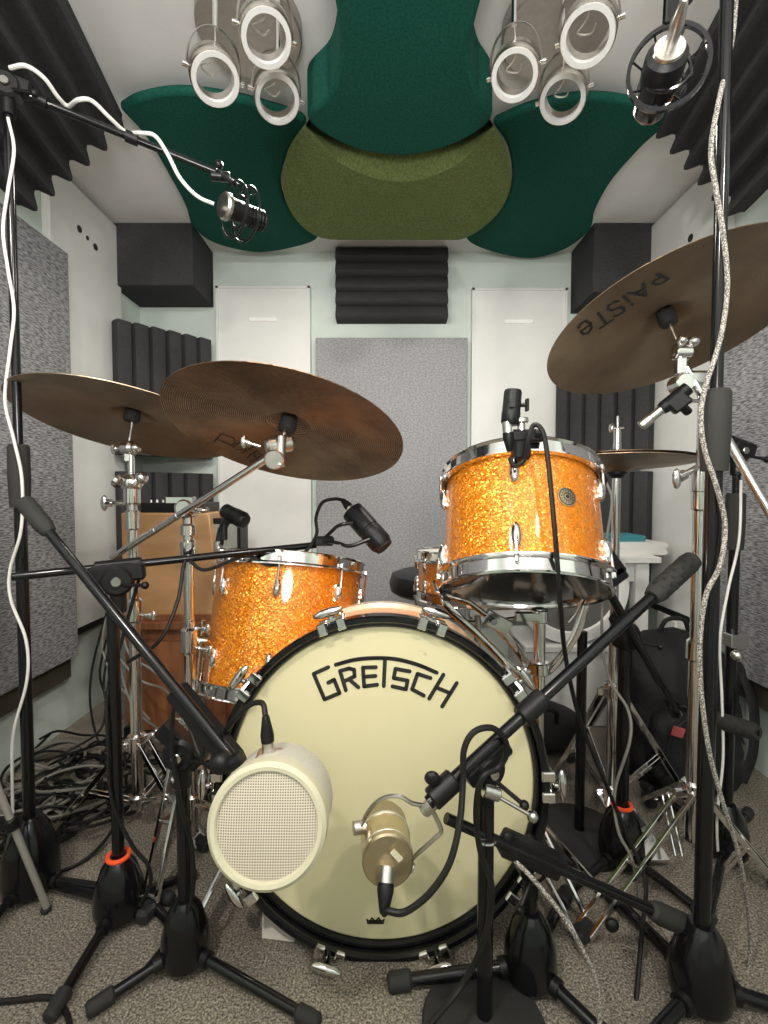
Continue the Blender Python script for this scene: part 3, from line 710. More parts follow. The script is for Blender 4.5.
# bracket with T knob on the floor tom
q = A(262, 655, Yf-.17)
part('leg_bracket', MB().ball(q, 1.0, (.016, .016, .034), z=ftn, x=(0, -1, 0)).cyl(q+V((-.05, -.012, 0)), q+V((0, -.012, 0)), .005).ball(q+V((-.045, -.012, 0)), .02, (.35, .3, .9)).cyl(q+V((0, 0, -.02)), q+V((0, 0, .05)), .006), 'chrome', ft)
for (px, py) in ((228, 640), (262, 690)):
    pass
for an in (40, 165, 285):
    d = ftx*math.cos(math.radians(an))+fty*math.sin(math.radians(an)); p = ftc + d*.203 - ftn*.16
    part('leg', MB().tube([p, V((p.x+d.x*.02-.03, p.y+d.y*.02, .05)), V((p.x+d.x*.05-.03, p.y+d.y*.05, .008))], .0055, 10), 'chrome', ft)
# snare
sc_ = A(478, 553, 1.45)
sn, snc, snn, sx_, sy_ = drum('snare_drum', 'snare drum with chrome hoops half hidden behind the rack tom', 'drum', sc_, V((.0, .05, 1)), .180, .125, 10, 8)
part('snare_stand', MB().cyl((sc_.x, sc_.y, .05), (sc_.x, sc_.y, sc_.z-.19), .011).tube([(sc_.x, sc_.y, .28), (sc_.x-.22, sc_.y-.02, .01)], .006).tube([(sc_.x, sc_.y, .28), (sc_.x+.15, sc_.y-.17, .01)], .006).tube([(sc_.x, sc_.y, .28), (sc_.x+.12, sc_.y+.2, .01)], .006).tube([(sc_.x-.19, sc_.y, sc_.z-.13), (sc_.x-.18, sc_.y, sc_.z-.19), (sc_.x, sc_.y, sc_.z-.215), (sc_.x+.18, sc_.y, sc_.z-.19), (sc_.x+.19, sc_.y, sc_.z-.13)], .006), 'chrome', sn)

# tom stand basket
bc = A(539, 668, 1.025); bt = A(539, 608, 1.025); bt.x = bc.x; bt.y = bc.y
t = thing('tom_stand', 'chrome basket stand holding the rack tom from below', 'stand', (bc.x, bc.y, 0))
part('post', MB().cyl((bc.x, bc.y, .06), bt+V((0, 0, .0)), .0125), 'chrome', t)
part('collar', MB().cyl(bc-V((0, 0, .012)), bc+V((0, 0, .014)), .021), 'chrome', t)
part('collar', MB().cyl(bt-V((0, 0, .03)), bt-V((0, 0, .002)), .019).box(bt+V((-.03, -.01, -.016)), (.05, .016, .018)), 'chrome', t)
for (px, py, Y) in ((452, 600, 1.0), (578, 604, .99), (535, 585, 1.13)):
    tip = A(px, py, Y); mid = bc.lerp(tip, .55)+V((0, 0, -.012)); r_ = (tip-bc); r_.z = 0; out = r_.normalized()*.012
    ar = part('basket_arm', MB().tube([bc, bc+r_*.25+V((0, 0, -.004)), mid+out*2, tip+out-V((0, 0, .01)), tip+out+V((0, 0, .02))], .0085, 10, smooth=5, flat=.5), 'chrome', t)
    part('rubber_tip', MB().tube([tip+out, tip+out+V((0, 0, .026))], .009, 10), 'rubber', ar)
a_ = A(440, 590, 1.0); b_ = A(492, 620, .97)
part('tilt_arm', MB().tube([A(434, 583, 1.03), A(437, 592, 1.0), A(470, 603, .98), b_], .007, 10, flat=.6).box(b_+V((.01, 0, -.004)), (.055, .018, .03), x=(1, 0, -.55)).tube([b_, A(515, 645, .97), bc+V((-.02, 0, 0))], .0095, 8, flat=.5), 'chrome', t)
part('bolt', MB().cyl(A(494, 622, .955), A(494, 622, .945), .006), 'black', t)
for k in range(3):
    an = (100, 215, 350)[k]; e = V((bc.x+.13*math.cos(math.radians(an)), bc.y+.16*math.sin(math.radians(an)), .01))
    if k == 1: e = V((bc.x+.07, bc.y-.12, .01))
    lg = part('leg', MB().tube([(bc.x, bc.y, .15), e], .006, 8), 'chrome', t); part('rubber_foot', MB().ball(e, .012), 'rubber', lg)

# ================================================================ CYMBALS
def cymbal(label, c, n, R, m, marks=None, org=None, sc=1, bellr=.20, bow=.10, mr=.0022, markm='ink', group=None):
    n = V(n).normalized(); c = V(c)
    def hh(r):   # height below the bell base as function of radius
        br = R*bellr
        if r < br: return (1-(r/br)**2)*R*.085
        return -((r-br)/(R-br))**1.5*R*bow
    t = thing('cymbal', label, 'cymbal', c, group, axis=n)
    rs = [R*.022] + [R*bellr*k/6 for k in range(1, 7)] + [R*bellr + R*(1-bellr)*k/14 for k in range(1, 15)]
    prof = [(r, hh(r)) for r in rs] + [(r, hh(r)+.0014) for r in rs[::-1]]; prof.append(prof[0])
    part('plate', MB().lathe(c, n, prof, 128), m, t, ang=60)
    part('felt_washer', MB().lathe(c, n, [(0, -.016), (.017, -.016), (.019, -.008), (.017, R*.078), (0, R*.078)], 20), 'rubber', t)
    part('top_washer', MB().lathe(c, n, [(0, R*.088), (.015, R*.088), (.015, R*.088+.012), (.006, R*.088+.014), (.005, R*.088+.02), (0, R*.088+.02)], 20), 'rubber', t)
    if marks:
        mb = MB()
        for s_ in marks:
            P = []
            for x, y in s_:
                px, py = org[0]+x/sc, org[1]+y/sc; pl = c
                for it in range(6):
                    p = onplane(px, py, pl, n); d = p-c; h = d.dot(n); r = (d-n*h).length; pl = c+n*(hh(r)-.0006)
                P.append(p)
            capsules(mb, P, mr, -n, .0005)
        part('maker_lettering', mb, markm, t)
    return t
c1 = A(667, 318, 1.06); n1 = tilt(c1, -19, .465)
GL = {'P': [[(0, 0), (0, 1)], [(0, 1), (.7, 1), (.9, .85), (.9, .6), (.7, .45), (0, .45)]],
      'A': [[(0, 0), (.5, 1), (1, 0)], [(.2, .35), (.8, .35)]], 'i': [[(0, 0), (0, .62)], [(0, .86), (0, .95)]],
      'S': [[(.95, .88), (.75, 1), (.25, 1), (.05, .8), (.2, .58), (.8, .45), (.95, .22), (.75, 0), (.2, 0), (0, .14)]],
      'T': [[(.5, 0), (.5, 1)], [(0, 1), (1, 1)]],
      'e': [[(.1, .42), (.9, .42), (.85, .7), (.5, .82), (.15, .65), (.05, .35), (.25, .04), (.6, 0), (.9, .12)]]}
PA = []
for ch, b0, b1, up in (('P', (572, 84), (500, 122), (70, 30)), ('A', (492, 140), (398, 196), (64, 44)), ('i', (372, 214), (330, 240), (60, 52)),
                       ('S', (338, 236), (268, 280), (54, 60)), ('T', (262, 288), (186, 338), (50, 66)), ('e', (166, 346), (96, 396), (46, 72))):
    for g in GL[ch]: PA.append([(b0[0]+(b1[0]-b0[0])*x+up[0]*y, b0[1]+(b1[1]-b0[1])*x+up[1]*y) for x, y in g])
cymbal('largest bronze cymbal at upper right with dark maker lettering underneath', c1, n1, .262, 'cym_smooth', PA, (560, 260), 5.907, mr=.0028)
c2 = A(288, 424, 1.0); n2 = tilt(c2, 12, .44)
PB = [[(100, 290), (150, 236), (232, 262), (246, 296), (220, 318), (156, 286)], [(110, 272), (180, 300)], [(230, 330), (300, 280), (322, 290), (318, 350)], [(250, 345), (330, 350)],
      [(296, 370), (386, 318)], [(330, 400), (400, 350), (420, 380)], [(348, 440), (440, 376)], [(380, 380), (410, 440)]]
cymbal('dark hammered bronze ride cymbal tilted in front of the left white panel', c2, n2, .243, 'cym_dark', PB, (200, 400), 6.98, mr=.0013)
c3 = A(132, 415, 1.18); n3 = tilt(c3, 11, .31)
cymbal('plain brown bronze cymbal on the far left, partly behind the dark ride', c3, n3, .250, 'cym_smooth')

# ================================================================ STANDS
def hubstand(label, base, top_z, feet, hub_r=.048, hub_h=.12, r_low=.0115, r_up=.008, clutch=None, ring=False, name='microphone_stand', pivot=True, up_mat='bsatin', leg_r=.009):
    b = V((base[0], base[1], 0)); t = thing(name, label, 'microphone stand', b)
    part('hub', MB().lathe(b+V((0, 0, .012)), (0, 0, 1), [(0, 0), (hub_r*.72, .0), (hub_r*.92, .008), (hub_r, hub_h*.22), (hub_r*.93, hub_h*.5), (hub_r*.68, hub_h*.82), (hub_r*.42, hub_h*.97), (hub_r*.36, hub_h), (0, hub_h)], 40), 'bsatin', t)
    zt = hub_h+.012
    if ring: part('marker_ring', MB().torus(b+V((0, 0, zt-.001)), (0, 0, 1), hub_r*.40, .0045, 32, 8), 'orange', t, label='bright orange rubber ring')
    cz = clutch if clutch else top_z-.01
    part('lower_tube', MB().cyl(b+V((0, 0, .05)), b+V((0, 0, cz)), r_low, n=20, ch=.05), 'bsatin', t)
    if clutch:
        part('clutch_grip', MB().lathe(b+V((0, 0, clutch-.07)), (0, 0, 1), [(0, 0), (r_low*1.55, 0), (r_low*1.6, .01), (r_low*1.75, .06), (r_low*1.7, .125), (r_low*1.45, .13), (0, .13)], 28), 'grip', t)
        part('upper_tube', MB().cyl(b+V((0, 0, clutch)), b+V((0, 0, top_z)), r_up, n=16, ch=.05), up_mat, t)
    for (fx, fy) in feet:
        e = V((fx, fy, .014)); d = (e-b); d.z = 0; d.normalize(); s0 = b + d*hub_r*.55 + V((0, 0, .034))
        lg = part('leg', MB().tube([s0, e], leg_r, 12), 'bsatin', t)
        part('leg_socket', MB().tube([s0-d*.005, s0+(e-s0).normalized()*.03], leg_r*1.5, 12), 'plastic', lg)
        part('rubber_foot', MB().cyl(e-(e-s0).normalized()*.035, e+(e-s0).normalized()*.008, leg_r*1.45, n=16, ch=.3), 'rubber', lg)
    return t
def pivot_head(t, p, along, handle=(1, 0, -.2), mat_='plastic', sz=1.0):
    al = V(along).normalized(); side = al.cross(V((0, 0, 1))).normalized(); side = side if side.y < 0 else -side
    h = part('boom_pivot', MB().cyl(p-side*.018*sz, p+side*.018*sz, .026*sz, n=28, ch=.2).box(p+V((0, 0, .012*sz)), (.085*sz, .028*sz, .030*sz), x=al, y=side, ch=.3).cyl(p-V((0, 0, .055*sz)), p-V((0, 0, .012*sz)), .013*sz, n=18), mat_, t)
    part('pivot_bolt', MB().cyl(p+side*.018*sz, p+side*.024*sz, .008*sz, n=14), 'bolt', h)
    hd_ = V(handle).normalized()
    part('lock_handle', MB().tube([p+side*.01-V((0, 0, .008)), p+side*.012+hd_*.055*sz-V((0, 0, .008))], .0035, 8).ball(p+side*.012+hd_*.058*sz-V((0, 0, .008)), .0075), 'plastic', h)
def boom(t, p0, p1, r, grip=None, gripmat='grip', gr=None, m='bsatin'):
    p0 = V(p0); p1 = V(p1); bm_ = part('boom_arm', MB().cyl(p0, p1, r, n=18, ch=.1), m, t)
    if grip:
        g = grip; d = (p1-p0).normalized(); gr = gr or r*1.8
        part('counterweight_grip', MB().lathe(p0-d*.01, d, [(0, 0), (gr*.8, 0), (gr, .006), (gr, g-.02), (gr*.8, g-.004), (r, g), (0, g)], 28), gripmat, bm_)
    return bm_
ff = lambda px, py: (onz(px, py).x, onz(px, py).y)
# A: left foreground overhead boom
bA = A(26, 700, 1.0); YA = 1.0
tA = hubstand('tall black boom stand at the left edge, in front of the woven panel', (bA.x, YA), 1.66, [ff(-70, 1000), ff(170, 905), ff(-40, 850)], hub_r=.055, hub_h=.16, clutch=.90, r_up=.0085)
pA = V((bA.x, YA, 1.675)); e1 = A(216, 172, 1.15); e0 = pA - (e1-pA).normalized()*.22
pivot_head(tA, pA, e1-pA, sz=1.0); bo = boom(tA, e0, e1, .0075)
for f_ in (.14, .56): q = pA.lerp(e1, f_); d = (e1-pA).normalized(); part('cable_clip', MB().tube([q-d*.012, q+d*.012], .012, 12), 'plastic', bo)
# B: orange ring stand
bB = A(116, 750, .935)
tB = hubstand('black boom stand with an orange ring on its hub at lower left', (bB.x, .935), .66, [ff(52, 1022), ff(192, 880), ff(35, 886)], ring=True, hub_h=.122)
pB = A(118, 580, .935); pivot_head(tB, pB, A(330, 543, 1.15)-A(12, 577, .92), sz=1.15, handle=(1, -.3, .05))
boom(tB, A(12, 577, .90), A(316, 545, 1.14), .008)
part('boom_sleeve', MB().cyl(A(95, 568, .945), A(142, 563, .975), .013), 'plastic', tB)
# C: stand with round mic
bC = A(183, 800, .84)
tC = hubstand('black boom stand left of the bass drum holding the cream round microphone', (bC.x, .84), .42, [ff(92, 1016), ff(315, 1030), ff(150, 905)], hub_r=.043, hub_h=.115)
c0 = A(27, 505, .86); c1_ = A(238, 765, .70)
pC = A(190, 735, .84); pC.x = bC.x; pC.y = .84; pivot_head(tC, pC+V((0, 0, -.03)), (1, 0, -1), sz=1.15, handle=(1, -.4, .1))
bo = boom(tC, c0, c1_, .0085, grip=.085, gr=.0155)
part('boom_sleeve', MB().box(A(205, 725, .735), (.15, .03, .032), x=(c1_-c0), ch=.3), 'plastic', tC)
part('collar_ring', MB().torus((bC.x, .84, .345), (0, 0, 1), .013, .002, 24, 6), 'chrome', tC)
# D: round-base stand in front centre
bD = V((onz(488, 1051).x, .735, 0))
tD = thing('microphone_stand', 'straight black stand on a round plate base in front of the bass drum', 'microphone stand', bD)
part('round_base', MB().lathe(bD, (0, 0, 1), [(0, 0), (.098, 0), (.100, .006), (.096, .013), (.03, .020), (.016, .028), (0, .028)], 56), 'rubber', tD)
ptop = A(487, 786, .735)
part('pole', MB().cyl((bD.x, bD.y, .015), (bD.x, bD.y, ptop.z), .0125, n=24, ch=.05), 'bsatin', tD)
part('collar_ring', MB().torus((bD.x, bD.y, A(488, 838, .735).z), (0, 0, 1), .0145, .003, 24, 8), 'chrome', tD)
pD = V((bD.x, bD.y, A(490, 768, .735).z)); d0 = A(690, 562, .86); d1 = A(428, 803, .66)
pivot_head(tD, pD, d0-d1, sz=1.0, handle=(.8, -.45, -.5))
hn = pD+V((.0, -.034, -.008)); part('steel_lever', MB().cyl(pD+V((-.012, -.036, -.012)), pD+V((.012, -.036, -.02)), .010).tube([hn+V((0, -.004, -.008)), hn+V((.055, -.014, -.035))], .003).ball(hn+V((.058, -.014, -.037)), .0085), 'bolt', tD)
bo = boom(tD, d0, d1, .0095)
gd = (d1-d0).normalized()
gr = part('foam_grip', MB().lathe(d0-gd*.012, gd, [(0, 0), (.011, 0), (.0165, .005), (.0185, .02), (.0175, .11), (.0135, .122), (0, .122)], 32), 'grip', bo)
dm = MB(); gx, gy, _ = frame_of(gd)
for i in range(7):
    for k in range(8):
        an = 2*PI*(k+.5*(i % 2))/8; n_ = gx*math.cos(an)+gy*math.sin(an); dm.cyl(d0+gd*(.006+i*.014)+n_*.0165, d0+gd*(.006+i*.014)+n_*.0186, .0036, n=10)
part('grip_dimples', dm, 'ink', gr)
for (a0_, a1_) in ((.62, .70), (.92, .99)):
    q0, q1 = d0.lerp(d1, a0_), d0.lerp(d1, a1_); part('sleeve', MB().cyl(q0, q1, .0165), 'plastic', bo)
q = A(432, 778, .66); part('thumb_knob', MB().ball(q, .011, (1, .6, .9)).tube([q, d0.lerp(d1, .955)], .004), 'plastic', tD)
# E: low stand
bE = V((A(530, 960, .81).x, .81, 0))
tE = hubstand('short black boom stand low in front of the bass drum, right of the round-base stand', (bE.x, bE.y), .27, [ff(392, 990), ff(620, 1060), ff(566, 900)], hub_r=.046, hub_h=.118, leg_r=.0105)
pE = V((bE.x, bE.y, A(530, 860, .82).z)); eE0 = A(692, 928, .80); eE1 = A(446, 818, .72)
pivot_head(tE, pE, eE0-eE1, handle=(-.6, -.5, -.7))
bo = boom(tE, eE0, eE1, .0085, grip=.105, gr=.0175)
part('boom_sleeve', MB().box(A(531, 854, .755), (.115, .03, .036), x=(eE1-eE0), ch=.25), 'plastic', tE)
for q in (A(612, 925, .79), A(508, 838, .74)): part('thumb_knob', MB().ball(q, .012, (1, .7, 1)), 'plastic', tE)
# F: right foreground
bF = V((A(701, 950, .775).x, .775, 0))
tF = hubstand('tall black stand in the right foreground with a large tripod hub', (bF.x, bF.y), 1.90, [ff(640, 1060), ff(800, 1022), ff(610, 900)], hub_r=.050, hub_h=.130, clutch=.965, r_low=.0125, r_up=.0095, leg_r=.0115)
pF = V((bF.x, bF.y, 1.85)); eF = A(678, -22, .70)
pivot_head(tF, pF, eF-pF); boom(tF, pF+(pF-eF).normalized()*.15, eF, .0075)
# G: behind F
bG = V((A(727, 800, 1.10).x, 1.10, 0))
tG = hubstand('shorter black stand with a dimpled grip standing behind the right foreground stand', (bG.x, bG.y), .95, [ff(700, 960), (bG.x+.16, 1.24), (bG.x-.05, 1.36)], clutch=.80, r_up=.0085)
pivot_head(tG, V((bG.x, bG.y, .955)), (1, .2, -.3))
g0 = A(758, 733, 1.0); g1 = A(682, 708, 1.16); bo = boom(tG, g0, g1, .008)
gg = part('foam_grip', MB().lathe(g0, (g1-g0), [(0, 0), (.014, 0), (.019, .01), (.019, .11), (.012, .12), (0, .12)], 24), 'grip', bo)
dm = MB(); gd = (g1-g0).normalized(); gx, gy, _ = frame_of(gd)
for i in range(6):
    for k in range(8):
        an = 2*PI*(k+.5*(i % 2))/8; n_ = gx*math.cos(an)+gy*math.sin(an); dm.cyl(g0+gd*(.018+i*.015)+n_*.0168, g0+gd*(.018+i*.015)+n_*.0192, .0036, n=10)
part('grip_dimples', dm, 'ink', gg)
part('pole_clamp', MB().box((bG.x-.005, bG.y-.02, A(738, 640, 1.08).z), (.04, .03, .03)).ball((bG.x-.02, bG.y-.045, A(738, 652, 1.08).z), .013), 'bolt', tG)
# H: second orange ring stand
bH = V((A(622, 800, 1.08).x, 1.08, 0))
tH = hubstand('black boom stand with an orange ring, behind the chrome tripod legs at right', (bH.x, bH.y), A(620, 650, 1.08).z, [ff(560, 905), (bH.x+.10, .92), (bH.x+.1, 1.28)], ring=True, hub_r=.05, hub_h=.13, r_low=.014)
h0 = A(607, 588, .98); h1 = A(676, 712, 1.12); pH = A(621, 640, 1.05); pH.x = bH.x; pH.y = bH.y
pivot_head(tH, pH, h1-h0, sz=1.2); boom(tH, h1, h0, .009, grip=.07, gr=.014, gripmat='bsatin')
# small dark round-base stand behind kick right
bR = V((A(583, 800, 1.15).x, 1.17, 0))
tR = thing('microphone_stand', 'black pole on a dark round base right behind the bass drum', 'microphone stand', bR)
part('round_base', MB().lathe(bR, (0, 0, 1), [(0, 0), (.115, 0), (.115, .01), (.03, .02), (0, .022)], 48), 'rubber', tR)
part('pole', MB().cyl(bR+V((0, 0, .01)), bR+V((0, 0, .52)), .012), 'bsatin', tR)
# grey thin stand leg at the far left
e = onz(47, 912); s0 = A(-20, 745, .86)
t = thing('folding_tripod', 'thin grey tripod leg with black foot poking in at the left edge', 'stand', (s0.x-.06, s0.y, 0))
part('leg', MB().cyl(s0, e+V((0, 0, .01)), .0065, n=14), 'greytube', t)
part('rubber_foot', MB().cyl(e+(s0-e).normalized()*.012, e+V((0, 0, .003)), .0095, n=14), 'rubber', t)
q = s0.lerp(e, .44); part('leg_clamp', MB().cyl(q-(e-s0).normalized()*.012, q+(e-s0).normalized()*.012, .012).box(q+V((-.02, 0, 0)), (.03, .014, .02)), 'plastic', t)
part('pole', MB().cyl((s0.x-.02, s0.y+.01, .03), (s0.x-.02, s0.y+.01, .6), .009), 'greytube', t)
part('leg', MB().cyl((s0.x-.02, s0.y+.01, .34), (s0.x-.12, s0.y-.2, .006), .0065, n=14), 'greytube', t)
part('leg', MB().cyl((s0.x-.02, s0.y+.01, .34), (s0.x-.16, s0.y+.12, .006), .0065, n=14), 'greytube', t)

def chrome_stand(name, label, base, secs, collar_z, low_z, feet, cat='cymbal stand', w=.015):
    b = V((base[0], base[1], 0)); t = thing(name, label, cat, b)
    for (z0, z1, r) in secs: part('tube', MB().cyl(b+V((0, 0, z0)), b+V((0, 0, z1)), r, n=24, ch=.08), 'chrome', t)
    part('leg_collar', MB().cyl(b+V((0, 0, collar_z-.02)), b+V((0, 0, collar_z+.02)), .022, n=24).box(b+V((-.03, -.01, collar_z)), (.03, .008, .018)), 'chrome', t)
    part('lower_collar', MB().cyl(b+V((0, 0, low_z-.015)), b+V((0, 0, low_z+.015)), .02, n=24), 'chrome', t)
    for (fx, fy) in feet:
        e = V((fx, fy, .015)); d = e-b; d.z = 0; L = d.length; d.normalize(); sd = d.cross(V((0, 0, 1)))
        s0 = b+d*.02+V((0, 0, collar_z)); mb = MB()
        for s_ in (-1, 1): mb.box((s0+e)/2+sd*(s_*w), ((e-s0).length, .0065, .012), x=(e-s0), y=sd, ch=.2)
        lg = part('leg', mb, 'chrome', t)
        m1 = s0.lerp(e, .55); s1 = b+d*.02+V((0, 0, low_z)); mb = MB()
        for s_ in (-1, 1): mb.box((s1+m1)/2+sd*(s_*w*.5), ((m1-s1).length, .003, .008), x=(m1-s1), y=sd, ch=.2)
        part('brace', mb, 'chrome', lg)
        for rv in (m1, s0, s0.lerp(e, .93)): part('rivet', MB().cyl(rv-sd*w*1.25, rv+sd*w*1.25, .004), 'bolt', lg)
        part('rubber_foot', MB().box(e+V((0, 0, .002)), (.05, .028, .03), x=d, ch=.5), 'rubber', lg)
    return t, b
def wing(t, p, d, nm='wing_screw', s=1.0):
    d = V(d).normalized(); p = V(p); u = V((0, 0, 1))
    part(nm, MB().cyl(p, p+d*.028*s, .004*s).ball(p+d*.034*s, .014*s, (.45, .35, 1), x=d).cyl(p+d*.020*s, p+d*.03*s, .007*s), 'chrome', t)
def tilter(t, p, target, cn):
    # toothed tilter joint at p, cymbal rod towards target along cn
    sd = V((1, -.3, 0)).normalized()
    part('tilter', MB().cyl(p-sd*.016, p+sd*.016, .018, n=24, ch=.3).box(p-V((0, 0, .018)), (.018, .02, .035), ch=.4).ball(p+sd*.02, .013), 'chrome', t)
    part('cymbal_rod', MB().cyl(p, target+V(cn)*.03, .0045, n=12), 'chrome', t)
    wing(t, p-sd*.014, -sd)
# L1
Y1 = 1.17; b1 = A(134, 600, Y1)
zz = lambda px, py, Y: A(px, py, Y).z
t1, b1 = chrome_stand('cymbal_stand', 'chrome cymbal stand at far left holding the plain brown cymbal', (b1.x, Y1), [(.08, zz(134, 600, Y1), .0135), (zz(134, 600, Y1), zz(134, 500, Y1), .0115), (zz(134, 505, Y1), zz(134, 455, Y1), .008)], zz(134, 742, Y1), zz(134, 800, Y1), [ff(52, 838), ff(200, 850), (b1.x+.05, Y1+.22)])
for py, r, h in ((495, .019, .05), (610, .019, .06), (520, .016, .05)): part('height_clamp', MB().cyl((b1.x, Y1, zz(134, py, Y1)-h/2), (b1.x, Y1, zz(134, py, Y1)+h/2), r, n=20, ch=.3), 'chrome', t1)
part('ball_joint', MB().ball((b1.x, Y1, zz(134, 483, Y1)), .030, (.9, .8, .75)).cyl((b1.x-.02, Y1-.015, zz(134, 483, Y1)), (b1.x-.03, Y1-.015, zz(134, 480, Y1)), .017).ball((b1.x+.03, Y1-.01, zz(134, 478, Y1)), .015), 'chrome', t1)
wing(t1, (b1.x-.02, Y1, zz(134, 503, Y1)), (-1, 0, 0), s=1.4); wing(t1, (b1.x+.02, Y1, zz(134, 615, Y1)), (1, -.3, 0)); wing(t1, (b1.x+.02, Y1, zz(134, 735, Y1)), (1, -.3, .2))
tilter(t1, V((b1.x-.005, Y1, zz(134, 448, Y1))), c3, n3)
# L2 with boom
Y2 = 1.08; b2 = A(189, 600, Y2)
t2, b2 = chrome_stand('cymbal_stand', 'chrome boom cymbal stand second from left carrying the dark ride cymbal', (b2.x, Y2), [(.08, zz(189, 620, Y2), .013), (zz(189, 620, Y2), zz(189, 512, Y2), .0115)], zz(189, 720, Y2), zz(189, 800, Y2), [ff(148, 918), ff(262, 905), (b2.x-.06, Y2+.24)])
for py, r, h in ((640, .019, .06), (548, .017, .04), (530, .016, .03)): part('height_clamp', MB().cyl((b2.x, Y2, zz(189, py, Y2)-h/2), (b2.x, Y2, zz(189, py, Y2)+h/2), r, n=20, ch=.3), 'chrome', t2)
wing(t2, (b2.x+.015, Y2, zz(189, 628, Y2)), (1, -.4, 0)); wing(t2, (b2.x+.02, Y2, zz(189, 648, Y2)), (1, -.4, -.1))
q = V((b2.x, Y2, zz(189, 508, Y2)))
part('boom_clamp', MB().cyl(q-V((.0, .024, 0)), q+V((0, .02, 0)), .023, n=24, ch=.3).box(q+V((-.01, -.01, .018)), (.06, .02, .014)).ball(q+V((.035, -.01, -.004)), .013, (1.4, .8, .6)), 'chrome', t2)
pb0 = A(112, 558, 1.12); pb1 = A(277, 452, .97)
part('boom_arm', MB().cyl(pb0, pb1, .0075, n=18).cyl(pb0.lerp(pb1, .28), pb0.lerp(pb1, .30), .0085).cyl(pb0.lerp(pb1, .42), pb0.lerp(pb1, .44), .0085), 'chrome', t2)
part('tilter', MB().cyl(pb1+V((-.02, -.012, .01)), pb1+V((.03, .012, .02)), .017, n=20, ch=.3).cyl(pb1+V((.01, -.02, -.03)), pb1+V((.012, -.012, .03)), .010).cyl(pb1+V((.0, -.03, -.018)), pb1+V((.0, -.016, -.016)), .02), 'nickel', t2)
part('cymbal_rod', MB().cyl(pb1+V((0, 0, -.01)), c2+n2*.03, .0055, n=12), 'chrome', t2)
wing(t2, pb1+V((-.03, -.01, .01)), (-1, -.2, .3))
# bracket to the floor tom
part('tom_bracket', MB().tube([(b2.x, Y2, zz(189, 640, Y2)), A(205, 640, 1.09), A(214, 648, 1.13)], .009, 10), 'chrome', t2)
# R stand
Y3 = 1.05; b3 = A(697, 600, Y3)
t3, b3 = chrome_stand('cymbal_stand', 'chrome cymbal stand at right holding the largest cymbal', (b3.x, Y3), [(.08, zz(697, 650, Y3), .0135), (zz(697, 650, Y3), zz(697, 470, Y3), .0125), (zz(697, 470, Y3), zz(697, 395, Y3), .009)], zz(692, 790, Y3), zz(692, 895, Y3), [ff(583, 940), (b3.x+.16, .99), (b3.x+.04, 1.29)])
for py, r, h in ((480, .019, .06), (650, .019, .05), (500, .017, .05)): part('height_clamp', MB().cyl((b3.x, Y3, zz(697, py, Y3)-h/2), (b3.x, Y3, zz(697, py, Y3)+h/2), r, n=20, ch=.3), 'chrome', t3)
wing(t3, (b3.x-.015, Y3-.01, zz(697, 468, Y3)), (-1, -.2, -.5), s=1.6); wing(t3, (b3.x-.015, Y3-.01, zz(697, 402, Y3)), (-1, -.2, 0))
q = A(690, 384, 1.04)
part('boom_clamp', MB().box(q+V((.02, 0, .01)), (.065, .035, .032), ch=.4).cyl(q+V((-.02, -.02, 0)), q+V((-.02, .02, 0)), .020).ball(q+V((-.025, -.01, -.02)), .017).ball(q+V((.05, -.01, .014)), .012), 'chrome', t3)
part('boom_arm', MB().cyl(A(686, 368, 1.04), A(775, 522, .94), .0085, n=18).cyl(A(741, 466, .978), A(743, 470, .977), .0098), 'chrome', t3)
p_ = A(681, 352, 1.04); part('tilter', MB().ball(p_, .020, (.9, .8, 1)).ball(p_+V((.02, -.01, .02)), .012).cyl(p_-V((.016, 0, 0)), p_+V((.018, 0, 0)), .017).box(p_+V((0, 0, -.025)), (.02, .02, .05), ch=.4).ball(p_+V((-.005, -.01, .022)), .011), 'chrome', t3)
part('cymbal_rod', MB().cyl(p_, c1+n1*.035, .0045, n=12), 'chrome', t3)
# hi-hat
Yh = 1.27; hc = A(617, 457, Yh)
th, bh = chrome_stand('hihat_stand', 'chrome hi-hat stand between the rack tom and the white table', (hc.x, Yh), [(.06, zz(617, 640, Yh), .0125), (zz(617, 640, Yh), zz(617, 478, Yh), .0105), (zz(617, 478, Yh), zz(617, 416, Yh), .0035)], zz(617, 690, Yh), zz(617, 790, Yh), [ff(694, 815), ff(548, 790), (hc.x-.02, Yh+.24)], cat='hi-hat stand')
part('clutch', MB().cyl(hc+V((0, 0, .012)), hc+V((0, 0, .035)), .010).cyl(hc+V((0, 0, .034)), hc+V((0, 0, .075)), .009).ball(hc+V((-.018, -.005, .075)), .013, (.5, .6, 1)).cyl(hc+V((-.014, 0, .075)), hc+V((.016, 0, .075)), .0045), 'chrome', th)
part('seat_cup', MB().lathe(hc+V((0, 0, -.055)), (0, 0, 1), [(0, 0), (.014, 0), (.024, .010), (.026, .026), (0, .026)], 24), 'plastic', th)
part('footboard', MB().box((hc.x, Yh-.10, .035), (.075, .22, .008), x=(1, 0, 0), y=(0, 1, .12)), 'chrome', th)
def hat(label, z, up):
    R = .188; c = hc+V((0, 0, z)); s_ = 1 if up else -1
    prof = [(.006, .014*s_), (.03, .012*s_), (.045, .001*s_), (.1, -.002*s_), (R, -.012*s_)]
    prof = prof + [(r, h+.0013*s_) for r, h in prof[::-1]]; prof.append(prof[0])
    t = thing('hihat_cymbal', label, 'cymbal', c)
    part('plate', MB().lathe(c, V((.02, .06, 1)), prof, 96), 'cym_dark', t, ang=60)
    part('felt_washer', MB().lathe(c, (0, 0, 1), [(0, .010*s_), (.012, .010*s_), (.012, .018*s_), (0, .018*s_)], 16), 'rubber', t)
